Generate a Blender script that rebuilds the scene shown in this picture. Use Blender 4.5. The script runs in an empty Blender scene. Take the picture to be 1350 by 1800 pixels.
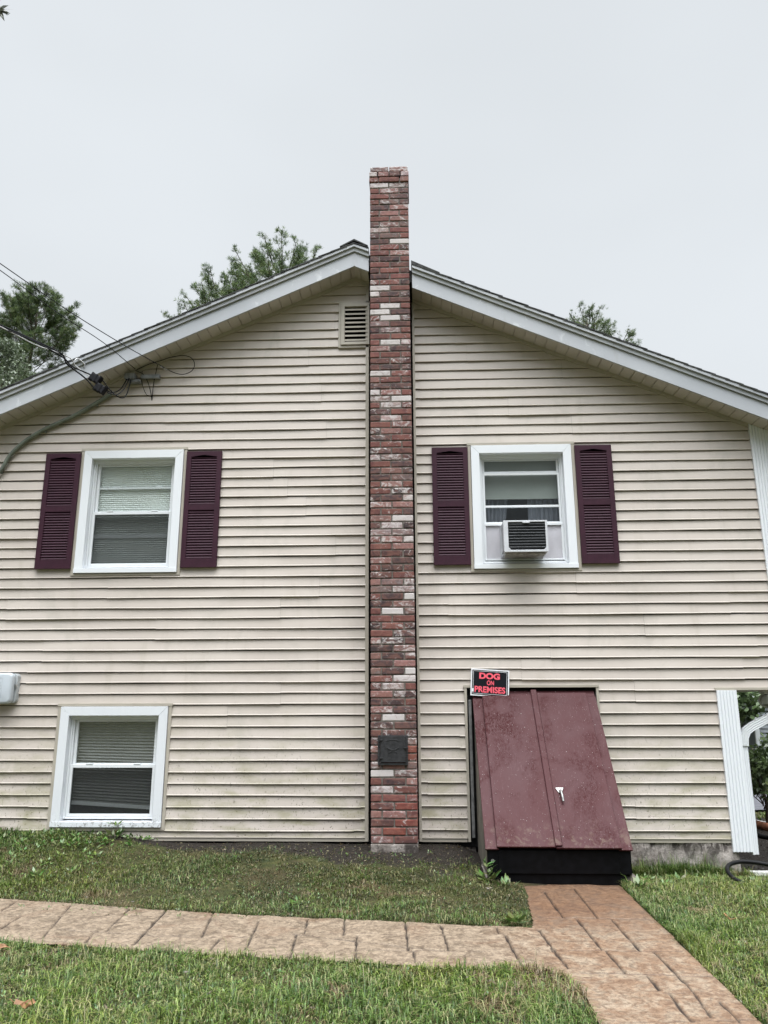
import bpy, bmesh, math, random
import numpy as np
from mathutils import Vector, Matrix

rnd = random.Random(7)
PI = math.pi
C = bpy.context.scene.collection
sc = bpy.context.scene

# ------------------------------------------------------------------ camera
PITCH, YAW, ROLL, DIST, EYE, FPX = 0.24720973, -0.03983827, -0.00308984, 7.43331971, 1.24530569, 1352.0
cp, sp, cy_, sy_ = math.cos(PITCH), math.sin(PITCH), math.cos(YAW), math.sin(YAW)
FWD = Vector((sy_*cp, cy_*cp, sp)); RT = Vector((cy_, -sy_, 0)); UP = RT.cross(FWD)
R2 = RT*math.cos(ROLL) + UP*math.sin(ROLL); U2 = -RT*math.sin(ROLL) + UP*math.cos(ROLL)
EYEP = Vector((0, -DIST, EYE))
cam_data = bpy.data.cameras.new('camera'); cam = bpy.data.objects.new('camera', cam_data); C.objects.link(cam)
cam.matrix_world = Matrix(((R2.x, U2.x, -FWD.x, EYEP.x), (R2.y, U2.y, -FWD.y, EYEP.y), (R2.z, U2.z, -FWD.z, EYEP.z), (0, 0, 0, 1)))
cam_data.sensor_fit = 'VERTICAL'; cam_data.sensor_height = 36.0; cam_data.sensor_width = 27.0
cam_data.lens = FPX/1800*36.0
cam_data.clip_end = 2000; cam_data.clip_start = 0.05
sc.camera = cam


def P(u, v, Y):
    """world point on the vertical plane y=Y along a direction measured in the photograph"""
    d = R2*((u-675)/FPX) + U2*(-(v-900)/FPX) + FWD
    return EYEP + d*((Y+DIST)/d.y)


# ------------------------------------------------------------------ world, sun, exposure
SUN_EL, SUN_AZ = math.radians(73), math.radians(172)     # behind the camera, high, soft through cloud
world = bpy.data.worlds.new('World'); sc.world = world; world.use_nodes = True
wt = world.node_tree; wt.nodes.clear()
wo = wt.nodes.new('ShaderNodeOutputWorld'); wb = wt.nodes.new('ShaderNodeBackground')
sky = wt.nodes.new('ShaderNodeTexSky'); sky.sky_type = 'NISHITA'; sky.sun_disc = False
sky.sun_elevation = SUN_EL; sky.sun_rotation = SUN_AZ; sky.air_density = 1.0; sky.dust_density = 4.0
wm = wt.nodes.new('ShaderNodeMix'); wm.data_type = 'RGBA'
tc = wt.nodes.new('ShaderNodeTexCoord'); sep = wt.nodes.new('ShaderNodeSeparateXYZ')
nz = wt.nodes.new('ShaderNodeTexNoise'); nz.inputs['Scale'].default_value = 1.6; nz.inputs['Detail'].default_value = 3
mp = wt.nodes.new('ShaderNodeMapping'); mp.inputs['Scale'].default_value = (1, 1, 2.2)
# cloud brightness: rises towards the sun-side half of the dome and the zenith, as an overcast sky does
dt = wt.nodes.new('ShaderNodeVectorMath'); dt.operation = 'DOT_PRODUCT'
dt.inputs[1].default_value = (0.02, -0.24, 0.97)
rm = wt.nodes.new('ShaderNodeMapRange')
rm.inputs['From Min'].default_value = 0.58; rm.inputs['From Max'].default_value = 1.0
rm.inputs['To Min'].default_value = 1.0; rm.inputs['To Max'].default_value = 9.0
rn = wt.nodes.new('ShaderNodeMapRange')
rn.inputs['From Min'].default_value = 0.3; rn.inputs['From Max'].default_value = 0.7
rn.inputs['To Min'].default_value = 0.95; rn.inputs['To Max'].default_value = 1.04
mu = wt.nodes.new('ShaderNodeMath'); mu.operation = 'MULTIPLY'
cl = wt.nodes.new('ShaderNodeVectorMath'); cl.operation = 'SCALE'
SKYCOL = (5.05, 5.32, 5.55)
cl.inputs[0].default_value = SKYCOL
L = wt.links
L.new(tc.outputs['Generated'], mp.inputs['Vector']); L.new(mp.outputs['Vector'], nz.inputs['Vector'])
L.new(tc.outputs['Generated'], dt.inputs[0]); L.new(dt.outputs['Value'], rm.inputs['Value'])
L.new(nz.outputs['Fac'], rn.inputs['Value'])
L.new(rm.outputs['Result'], mu.inputs[0]); L.new(rn.outputs['Result'], mu.inputs[1])
# unseen low sky behind and beside the camera, dimmed to deepen shade under the eaves
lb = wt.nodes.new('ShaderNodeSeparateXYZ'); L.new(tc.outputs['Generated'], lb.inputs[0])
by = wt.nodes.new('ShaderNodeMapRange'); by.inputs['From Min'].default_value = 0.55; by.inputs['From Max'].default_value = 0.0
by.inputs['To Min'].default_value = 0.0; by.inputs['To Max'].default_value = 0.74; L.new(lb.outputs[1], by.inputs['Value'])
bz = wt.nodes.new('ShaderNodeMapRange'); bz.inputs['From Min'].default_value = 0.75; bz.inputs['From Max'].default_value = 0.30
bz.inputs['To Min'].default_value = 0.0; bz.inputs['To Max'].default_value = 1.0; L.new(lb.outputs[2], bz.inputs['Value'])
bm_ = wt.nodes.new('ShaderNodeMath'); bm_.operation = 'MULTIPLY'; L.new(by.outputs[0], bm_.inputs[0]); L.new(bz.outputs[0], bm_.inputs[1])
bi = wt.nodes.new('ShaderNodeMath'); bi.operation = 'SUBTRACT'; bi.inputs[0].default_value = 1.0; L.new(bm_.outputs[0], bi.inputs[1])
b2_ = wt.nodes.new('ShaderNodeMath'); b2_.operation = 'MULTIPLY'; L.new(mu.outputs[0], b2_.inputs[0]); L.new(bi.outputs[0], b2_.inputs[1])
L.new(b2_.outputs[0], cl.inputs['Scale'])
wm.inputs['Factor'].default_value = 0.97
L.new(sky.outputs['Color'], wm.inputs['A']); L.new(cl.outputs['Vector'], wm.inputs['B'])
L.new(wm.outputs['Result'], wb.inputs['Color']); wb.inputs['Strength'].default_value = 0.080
L.new(wb.outputs['Background'], wo.inputs['Surface'])

sd = bpy.data.lights.new('sun', 'SUN'); sd.energy = 1.5; sd.angle = math.radians(38); sd.color = (1.0, 0.985, 0.96)
sun = bpy.data.objects.new('sun', sd); C.objects.link(sun)
sdir = Vector((math.sin(SUN_AZ)*math.cos(SUN_EL), math.cos(SUN_AZ)*math.cos(SUN_EL), math.sin(SUN_EL)))
sun.rotation_euler = (-sdir).to_track_quat('-Z', 'Y').to_euler(); sun.location = (0, -10, 20)
sc.view_settings.view_transform = 'Standard'; sc.view_settings.look = 'None'
sc.view_settings.exposure = 0.95; sc.view_settings.gamma = 1.0; sc.view_settings.use_curve_mapping = False
sc.cycles.max_bounces = 8; sc.cycles.transparent_max_bounces = 12


# ------------------------------------------------------------------ material helpers
class NT:
    def __init__(s, name, rough=0.5, spec=0.5, metal=0.0):
        s.m = bpy.data.materials.new(name); s.m.use_nodes = True; s.t = s.m.node_tree; s.t.nodes.clear()
        s.out = s.n('ShaderNodeOutputMaterial'); s.b = s.n('ShaderNodeBsdfPrincipled')
        s.t.links.new(s.b.outputs[0], s.out.inputs['Surface'])
        s.b.inputs['Roughness'].default_value = rough; s.b.inputs['Specular IOR Level'].default_value = spec
        s.b.inputs['Metallic'].default_value = metal
        s.tc = s.n('ShaderNodeTexCoord')

    def n(s, t): return s.t.nodes.new(t)
    def l(s, a, b): s.t.links.new(a, b)

    def noise(s, scale, detail=4, rough=0.5, stretch=(1, 1, 1), dist=0.0, off=(0, 0, 0)):
        mp = s.n('ShaderNodeMapping'); mp.inputs['Scale'].default_value = stretch; mp.inputs['Location'].default_value = off
        s.l(s.tc.outputs['Object'], mp.inputs['Vector'])
        x = s.n('ShaderNodeTexNoise'); x.inputs['Scale'].default_value = scale; x.inputs['Detail'].default_value = detail
        x.inputs['Roughness'].default_value = rough; x.inputs['Distortion'].default_value = dist
        s.l(mp.outputs[0], x.inputs['Vector']); return x.outputs['Fac']

    def ramp(s, fac, a, b, lo=0.0, hi=1.0):
        r = s.n('ShaderNodeMapRange'); r.interpolation_type = 'SMOOTHSTEP'
        s.l(fac, r.inputs['Value']); r.inputs['From Min'].default_value = a; r.inputs['From Max'].default_value = b
        r.inputs['To Min'].default_value = lo; r.inputs['To Max'].default_value = hi; return r.outputs['Result']

    def mix(s, fac, a, b, mode='MIX'):
        x = s.n('ShaderNodeMix'); x.data_type = 'RGBA'; x.blend_type = mode
        for k, v in (('Factor', fac), ('A', a), ('B', b)):
            if isinstance(v, (int, float)): x.inputs[k].default_value = v
            elif isinstance(v, (tuple, list)): x.inputs[k].default_value = (*v[:3], 1)
            else: s.l(v, x.inputs[k])
        return x.outputs['Result']

    def math(s, op, a, b):
        x = s.n('ShaderNodeMath'); x.operation = op
        for i, v in enumerate((a, b)):
            if isinstance(v, (int, float)): x.inputs[i].default_value = v
            else: s.l(v, x.inputs[i])
        return x.outputs[0]

    def attr(s, name):
        x = s.n('ShaderNodeAttribute'); x.attribute_name = name; return x

    def sepz(s):
        g = s.n('ShaderNodeNewGeometry'); x = s.n('ShaderNodeSeparateXYZ'); s.l(g.outputs['Position'], x.inputs[0]); return x.outputs

    def color(s, c):
        if isinstance(c, (tuple, list)): s.b.inputs['Base Color'].default_value = (*c[:3], 1)
        else: s.l(c, s.b.inputs['Base Color'])
        return s

    def rough(s, f): s.l(f, s.b.inputs['Roughness']); return s

    def bump(s, h, strength=0.3, dist=0.002):
        x = s.n('ShaderNodeBump'); x.inputs['Strength'].default_value = strength; x.inputs['Distance'].default_value = dist
        s.l(h, x.inputs['Height']); s.l(x.outputs[0], s.b.inputs['Normal']); return s


def simple(name, col, rough=0.5, var=0.12, scale=12, spec=0.5, metal=0.0, bump=0.0, bs=60):
    a = NT(name, rough, spec, metal)
    f = a.noise(scale, 5)
    c1 = tuple(x*(1-var) for x in col); c2 = tuple(min(1, x*(1+var)) for x in col)
    a.color(a.mix(a.ramp(f, 0.3, 0.7), c1, c2))
    if bump: a.bump(a.noise(bs, 4), bump, 0.003)
    return a.m


def mat_siding():
    a = NT('beige vinyl siding', 0.42, 0.35)
    o = a.sepz()
    big = a.noise(0.9, 4, 0.55, (1, 1, 1.6))
    c = a.mix(a.ramp(big, 0.3, 0.7), (0.462, 0.410, 0.366), (0.520, 0.466, 0.420))
    # long wood-grain emboss and faint runs of grime
    run = a.noise(7, 5, 0.6, (1.0, 1, 0.16), 0.4, (3, 0, 1))
    c = a.mix(a.ramp(run, 0.52, 0.76, 0, 0.28), c, (0.345, 0.305, 0.245))
    wet = a.noise(2.2, 6, 0.65, (1, 1, 0.8), 0.5, (0, 5, 7))
    c = a.mix(a.ramp(wet, 0.50, 0.66, 0, 0.35), c, (0.37, 0.34, 0.295))
    # splash specks, denser near the ground
    sp_ = a.noise(55, 3, 0.6, (1, 1, 0.6), 0.6)
    low = a.ramp(o[2], 1.3, 0.05, 0.0, 1.0)
    lim = a.math('MULTIPLY', a.ramp(sp_, 0.60, 0.68), a.math('ADD', a.math('MULTIPLY', low, 0.75), 0.03))
    c = a.mix(lim, c, (0.10, 0.085, 0.06))
    alg = a.noise(3.0, 5, 0.6, (1, 1, 2.5), 0.3, (9, 0, 0))
    c = a.mix(a.math('MULTIPLY', a.ramp(alg, 0.42, 0.68), a.ramp(o[2], 1.5, 0.1, 0.0, 0.7)), c, (0.26, 0.245, 0.14))
    a.color(c)
    a.rough(a.ramp(big, 0.3, 0.7, 0.36, 0.5))
    a.bump(a.noise(30, 4, 0.6, (0.25, 1, 6)), 0.12, 0.001)
    return a.m


def mat_trim(name, col, dirt=0.5):
    a = NT(name, 0.38, 0.4)
    o = a.sepz()
    f = a.noise(6, 5, 0.6, (1, 1, 0.3), 0.3)
    c = a.mix(a.ramp(f, 0.50, 0.8, 0, 0.18*min(dirt, 1)), col, tuple(x*0.6 for x in col))
    g = a.noise(38, 4, 0.65, (1, 1, 1), 0.7)
    if dirt > 1:
        low = a.ramp(o[2], 0.32, 0.17, 0.02, 0.8)
        c = a.mix(a.math('MULTIPLY', a.ramp(g, 0.50, 0.64), low), c, (0.10, 0.09, 0.07))
    a.color(c); a.bump(a.noise(25, 3), 0.05, 0.002)
    return a.m


def mat_fascia():
    a = NT('weathered white aluminium fascia', 0.42, 0.4)
    f = a.noise(5, 6, 0.7, (1, 1, 1), 0.8)
    g = a.noise(1.1, 3, 0.5)
    c = a.mix(a.ramp(g, 0.35, 0.65), (0.40, 0.415, 0.445), (0.47, 0.485, 0.515))
    c = a.mix(a.math('MULTIPLY', a.ramp(f, 0.55, 0.66), a.ramp(g, 0.45, 0.6)), c, (0.60, 0.615, 0.64))
    h = a.noise(9, 5, 0.6, (1, 1, 0.25), 0.3, (4, 4, 4))
    c = a.mix(a.ramp(h, 0.58, 0.75, 0, 0.4), c, (0.36, 0.36, 0.36))
    a.color(c); a.bump(a.noise(3, 4), 0.15, 0.004)
    return a.m


def mat_brick():
    a = NT('used brick', 0.8, 0.25)
    at = a.attr('col')
    f = a.noise(38, 6, 0.65, (1, 1, 1), 0.3)
    g = a.noise(13, 5, 0.6, (1, 1, 1.3), 1.0, (2, 3, 4))
    c = a.mix(a.ramp(f, 0.25, 0.75, 0.0, 0.55), at.outputs['Color'], (0.06, 0.035, 0.035), 'MIX')
    c = a.mix(a.ramp(g, 0.35, 0.65, 0.0, 0.35), c, (0.30, 0.135, 0.10))
    w = a.noise(17, 7, 0.7, (0.7, 1, 1.1), 1.4, (7, 1, 2))
    thr = a.math('ADD', w, a.math('MULTIPLY', at.outputs['Alpha'], 0.36))
    c = a.mix(a.ramp(thr, 0.63, 0.82, 0.0, 0.85), c, (0.54, 0.50, 0.49))
    a.color(c); a.bump(a.noise(70, 6, 0.7), 0.5, 0.004)
    return a.m


def mat_mortar():
    a = NT('brick mortar', 0.9, 0.2)
    f = a.noise(20, 6, 0.7)
    a.color(a.mix(a.ramp(f, 0.3, 0.7), (0.075, 0.065, 0.057), (0.19, 0.168, 0.148))); a.bump(a.noise(60, 5), 0.5, 0.004)
    return a.m


def mat_shingle():
    a = NT('asphalt shingle', 0.9, 0.2)
    f = a.noise(40, 4); g = a.noise(2.5, 4)
    c = a.mix(a.ramp(f, 0.3, 0.7), (0.028, 0.029, 0.031), (0.075, 0.075, 0.075))
    c = a.mix(a.ramp(g, 0.5, 0.7, 0, 0.5), c, (0.045, 0.05, 0.035))
    a.color(c); a.bump(a.noise(150, 3), 0.5, 0.003); return a.m


def mat_bulkhead():
    a = NT('faded maroon enamelled steel', 0.45, 0.09)
    o = a.sepz()
    g = a.noise(2.2, 5, 0.6, (1.6, 1, 0.8), 0.5)
    c = a.mix(a.ramp(g, 0.3, 0.7), (0.058, 0.0165, 0.0185), (0.066, 0.026, 0.029))
    # dull oxidised scuffs
    s1 = a.noise(48, 6, 0.75, (1.5, 1, 0.55), 1.2)
    zone = a.ramp(a.noise(2.6, 4, 0.6, (1.2, 1, 1), 0.8, (1.7, 0.2, 3.3)), 0.46, 0.62)
    lf_ = a.math('MULTIPLY', a.math('MULTIPLY', a.ramp(o[2], 0.78, 1.0), a.ramp(o[0], 1.02, 0.80)), a.ramp(a.noise(5, 4), 0.36, 0.52))
    zone = a.math('MAXIMUM', a.math('MULTIPLY', zone, 0.7), lf_)
    c = a.mix(a.math('MULTIPLY', a.ramp(s1, 0.44, 0.56), a.math('MULTIPLY', zone, 0.9)), c, (0.036, 0.007, 0.007))
    run = a.noise(30, 5, 0.7, (2.2, 1, 0.14), 0.7, (4, 0, 0))
    c = a.mix(a.ramp(run, 0.56, 0.74, 0, 0.5), c, (0.12, 0.07, 0.075))
    tan = a.noise(14, 5, 0.7, (1, 1, 1), 0.4)
    c = a.mix(a.math('MULTIPLY', a.ramp(tan, 0.5, 0.66), a.ramp(o[2], 0.42, 0.2, 0, 0.45)), c, (0.15, 0.11, 0.085))
    sp_ = a.noise(120, 2, 0.5)
    c = a.mix(a.ramp(sp_, 0.72, 0.76, 0, 0.6), c, (0.6, 0.58, 0.56))
    a.color(c)
    r = a.mix(a.math('MULTIPLY', a.ramp(s1, 0.45, 0.6), zone), (0.42,)*3, (0.75,)*3)
    a.rough(r)
    a.bump(a.noise(3, 3, 0.5), 0.25, 0.01)
    return a.m


def mat_path():
    a = NT('stamped concrete', 0.5, 0.35)
    at = a.attr('groove')
    med = a.noise(7.5, 8, 0.75, (1, 1, 1), 0.9); fine = a.noise(30, 8, 0.8, (1, 1, 1), 0.8); grit = a.noise(110, 3, 0.6)
    tan_ = a.mix(a.ramp(fine, 0.40, 0.60), (0.118, 0.086, 0.060), (0.265, 0.205, 0.146))
    c = a.mix(a.ramp(med, 0.38, 0.54, 0.7, 0.0), tan_, a.mix(a.ramp(fine, 0.35, 0.65), (0.0480, 0.0328, 0.0224), (0.1320, 0.0944, 0.0624)))
    rust = a.noise(1.6, 5, 0.65, (1, 1, 1), 0.6, (5, 5, 0))
    c = a.mix(a.ramp(rust, 0.52, 0.66, 0, 0.65), c, a.mix(a.ramp(fine, 0.3, 0.7), (0.0880, 0.0496, 0.0288), (0.1800, 0.1080, 0.0680)))
    pale = a.noise(16, 7, 0.8, (1, 1, 1), 1.0, (3, 8, 0))
    c = a.mix(a.ramp(pale, 0.50, 0.64, 0, 0.5), c, (0.315, 0.252, 0.186))
    o = a.n('ShaderNodeSeparateXYZ'); a.l(a.tc.outputs['Object'], o.inputs[0])
    damp = a.math('ADD', o.outputs[1], a.math('MULTIPLY', a.math('SUBTRACT', rust, 0.5), 2.4))
    wet = a.mix(a.ramp(fine, 0.3, 0.7), (0.0480, 0.0232, 0.0128), (0.1080, 0.0576, 0.0336))
    c = a.mix(a.math('MULTIPLY', a.ramp(damp, -2.5, -1.4, 0, 0.85), a.ramp(o.outputs[0], 0.2, 0.75)), c, wet)
    warm = a.mix(a.ramp(fine, 0.38, 0.62), (0.115, 0.062, 0.036), (0.220, 0.133, 0.080))
    c = a.mix(a.math('MULTIPLY', a.ramp(med, 0.62, 0.42, 0, 0.7), a.ramp(o.outputs[0], 0.3, 0.9)), c, warm)
    c = a.mix(a.ramp(grit, 0.64, 0.72, 0, 0.5), c, (0.0400, 0.0280, 0.0200))
    c = a.mix(at.outputs['Fac'], c, (0.0176, 0.0120, 0.0096))
    a.color(c); a.rough(a.ramp(med, 0.3, 0.7, 0.42, 0.68)); a.bump(a.math('ADD', fine, a.math('MULTIPLY', med, 2.0)), 0.35, 0.007)
    return a.m


def mat_ground():
    a = NT('lawn soil', 0.85, 0.3)
    at = a.attr('bare')
    f = a.noise(9, 8, 0.7); g = a.noise(45, 6, 0.75); h = a.noise(2.5, 5, 0.6)
    soil = a.mix(a.ramp(g, 0.3, 0.7), (0.009, 0.0068, 0.005), (0.026, 0.019, 0.014))
    soil = a.mix(a.ramp(f, 0.55, 0.75, 0, 0.5), soil, (0.045, 0.037, 0.030))
    moss = a.mix(a.ramp(f, 0.3, 0.7), (0.0193, 0.0275, 0.0060), (0.0633, 0.0633, 0.0165))
    moss = a.mix(a.ramp(h, 0.45, 0.65, 0, 0.6), moss, (0.0523, 0.0363, 0.0176))
    c = a.mix(a.ramp(a.math('ADD', at.outputs['Fac'], a.math('MULTIPLY', a.math('SUBTRACT', f, 0.5), 0.9)), 0.35, 0.65), moss, soil)
    a.color(c); a.bump(a.math('ADD', g, f), 1.0, 0.02)
    return a.m


def mat_vcol(name, rough=0.5, spec=0.4, trans=0.0, nscale=0):
    a = NT(name, rough, spec)
    at = a.attr('col'); c = at.outputs['Color']
    if nscale:
        c = a.mix(a.ramp(a.noise(nscale, 3), 0.3, 0.7, 0.0, 0.4), c, (0.02, 0.03, 0.01))
    a.color(c)
    if trans:
        tr = a.n('ShaderNodeBsdfTranslucent'); a.l(c, tr.inputs['Color'])
        mx = a.n('ShaderNodeMixShader'); mx.inputs[0].default_value = trans
        a.l(a.b.outputs[0], mx.inputs[1]); a.l(tr.outputs[0], mx.inputs[2]); a.l(mx.outputs[0], a.out.inputs['Surface'])
    return a.m


def mat_glass():
    m = bpy.data.materials.new('window glass'); m.use_nodes = True; t = m.node_tree; t.nodes.clear()
    o = t.nodes.new('ShaderNodeOutputMaterial'); mx = t.nodes.new('ShaderNodeMixShader')
    tr = t.nodes.new('ShaderNodeBsdfTransparent'); tr.inputs[0].default_value = (0.945, 0.97, 0.955, 1)
    gl = t.nodes.new('ShaderNodeBsdfGlossy'); gl.inputs['Roughness'].default_value = 0.02
    gl.inputs['Color'].default_value = (0.9, 0.95, 0.95, 1)
    lw = t.nodes.new('ShaderNodeLayerWeight'); lw.inputs[0].default_value = 0.5
    pw_ = t.nodes.new('ShaderNodeMath'); pw_.operation = 'POWER'; pw_.inputs[1].default_value = 5.0; t.links.new(lw.outputs['Facing'], pw_.inputs[0])
    fr = t.nodes.new('ShaderNodeMath'); fr.operation = 'MULTIPLY_ADD'; fr.inputs[1].default_value = 0.85; fr.inputs[2].default_value = 0.13
    t.links.new(pw_.outputs[0], fr.inputs[0])
    t.links.new(fr.outputs[0], mx.inputs[0]); t.links.new(tr.outputs[0], mx.inputs[1]); t.links.new(gl.outputs[0], mx.inputs[2])
    t.links.new(mx.outputs[0], o.inputs[0]); return m


def mat_screen():
    m = bpy.data.materials.new('insect screen mesh'); m.use_nodes = True; t = m.node_tree; t.nodes.clear()
    o = t.nodes.new('ShaderNodeOutputMaterial'); mx = t.nodes.new('ShaderNodeMixShader'); mx.inputs[0].default_value = 0.55
    tr = t.nodes.new('ShaderNodeBsdfTransparent'); df = t.nodes.new('ShaderNodeBsdfDiffuse'); df.inputs[0].default_value = (0.03, 0.031, 0.033, 1)
    t.links.new(tr.outputs[0], mx.inputs[1]); t.links.new(df.outputs[0], mx.inputs[2]); t.links.new(mx.outputs[0], o.inputs[0]); return m


M = {
    'trim_dirty': mat_trim('mildewed white trim coil', (0.66, 0.68, 0.71), 2.0), 'siding': mat_siding(), 'trim': mat_trim('white trim coil', (0.72, 0.74, 0.77)), 'fascia': mat_fascia(),
    'vinyl': mat_trim('white vinyl sash', (0.68, 0.70, 0.72), 0.25), 'brick': mat_brick(), 'mortar': mat_mortar(),
    'jchan': simple('beige vinyl channel', (0.385, 0.350, 0.295), 0.45, 0.06, 4), 'shingle': mat_shingle(),
    'soffit': simple('cream vinyl soffit', (0.50, 0.46, 0.42), 0.5, 0.05, 3), 'shutter': simple('dark plum shutter', (0.036, 0.0095, 0.020), 0.55, 0.12, 20, 0.25, 0, 0.12, 90),
    'bulk': mat_bulkhead(), 'black': simple('black painted steel', (0.0030, 0.0030, 0.0038), 0.55, 0.4, 18, 0.10), 'path': mat_path(),
    'concrete': None, 'ground': mat_ground(), 'glass': mat_glass(), 'screen': mat_screen(),
    'room': simple('dim room interior', (0.06, 0.06, 0.062), 0.9), 'blind': simple('pale cellular blind', (0.66, 0.69, 0.67), 0.8, 0.02, 3), 'blinddark': simple('grey pleated blind', (0.22, 0.22, 0.22), 0.8, 0.04, 3),
    'roller': simple('green grey roller blind', (0.24, 0.26, 0.245), 0.8, 0.05, 3), 'curtain': simple('sheer dark curtain', (0.14, 0.15, 0.18), 0.9, 0.1, 6),
    'iron': simple('black cast iron', (0.026, 0.026, 0.028), 0.5, 0.3, 30, 0.35, 0.0, 0.4, 70), 'zinc': simple('bare zinc', (0.30, 0.30, 0.29), 0.42, 0.15, 30, 0.5, 0.8),
    'cable': simple('black cable sheath', (0.006, 0.006, 0.008), 0.6, 0.12, 12, 0.2), 'greycable': simple('bare aluminium wire', (0.55, 0.55, 0.56), 0.5),
    'conduit': simple('weathered grey green service cable', (0.145, 0.165, 0.135), 0.6, 0.2, 15), 'meter': simple('pale grey plastic', (0.46, 0.50, 0.54), 0.4, 0.05, 6),
    'acwhite': simple('white enamelled casing', (0.56, 0.57, 0.60), 0.35, 0.06, 12), 'coil': simple('dark condenser fins', (0.03, 0.034, 0.038), 0.4, 0.3, 25, 0.5, 0.3),
    'accordion': simple('white accordion panel', (0.60, 0.59, 0.62), 0.5, 0.05, 6), 'leaf': mat_vcol('grass blades', 0.45, 0.4, 0.25), 'needle': mat_vcol('pine needles', 0.55, 0.3, 0.3),
    'foliage': mat_vcol('broad leaves', 0.35, 0.5, 0.2), 'bark': simple('grey brown bark', (0.10, 0.08, 0.065), 0.9, 0.4, 10, 0.2, 0, 0.8, 25),
    'asphalt': simple('asphalt', (0.11, 0.11, 0.125), 0.55, 0.2, 12, 0.4, 0, 0.3, 120), 'greyside': simple('grey clapboard', (0.22, 0.24, 0.26), 0.6, 0.08, 4),
    'signblack': simple('black sign face', (0.004, 0.005, 0.008), 0.4, 0.1, 12, 0.25), 'signwhite': simple('white sign plastic', (0.72, 0.73, 0.75), 0.4, 0.03), 'signred': simple('faded red lettering', (0.75, 0.10, 0.14), 0.4, 0.12, 40),
    'deadleaf': simple('dry brown leaf', (0.24, 0.12, 0.055), 0.7, 0.35, 30), 'wood': simple('reddish rotten log', (0.20, 0.085, 0.05), 0.85, 0.4, 18, 0.2, 0, 0.8, 40),
    'rubber': simple('black corrugated hose', (0.004, 0.004, 0.0045), 0.55, 0.12, 12, 0.2), 'edging': simple('white stone edging', (0.58, 0.57, 0.55), 0.7, 0.3, 20, 0.3, 0, 0.4, 40),
    'lampglass': simple('clear lamp lens', (0.42, 0.43, 0.42), 0.12, 0.1), 'whitepost': simple('white painted post', (0.66, 0.66, 0.66), 0.5), 'darkgap': simple('black felt paper', (0.012, 0.012, 0.012), 0.95, 0.3, 10, 0.1),
}
a = NT('parged concrete foundation', 0.85, 0.25)
f1 = a.noise(6, 7, 0.7, (1, 1, 1), 0.7); f2 = a.noise(30, 5, 0.7)
o_ = a.sepz()
cc = a.mix(a.ramp(f1, 0.35, 0.65), (0.17, 0.145, 0.130), (0.36, 0.325, 0.30))
cc = a.mix(a.ramp(f2, 0.56, 0.7, 0, 0.5), cc, (0.10, 0.085, 0.075))
drip = a.noise(11, 5, 0.65, (1, 1, 0.45), 0.9, (3, 3, 3))
cc = a.mix(a.math('MULTIPLY', a.ramp(drip, 0.46, 0.58), a.ramp(o_[2], -0.13, 0.05, 0, 0.9)), cc, (0.035, 0.028, 0.025))
cc = a.mix(a.ramp(o_[2], -0.12, -0.18, 0, 0.45), cc, (0.14, 0.15, 0.11))
a.color(cc); a.bump(a.math('ADD', f2, f1), 0.9, 0.012); M['concrete'] = a.m


# ------------------------------------------------------------------ object helpers
def tag(o, label=None, cat=None, group=None, kind=None):
    if label: o['label'] = label
    if cat: o['category'] = cat
    if group: o['group'] = group
    if kind: o['kind'] = kind
    return o


def empty(name, loc=(0, 0, 0)):
    o = bpy.data.objects.new(name, None); o.location = loc; o.empty_display_size = 0.1; C.objects.link(o); return o


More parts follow.
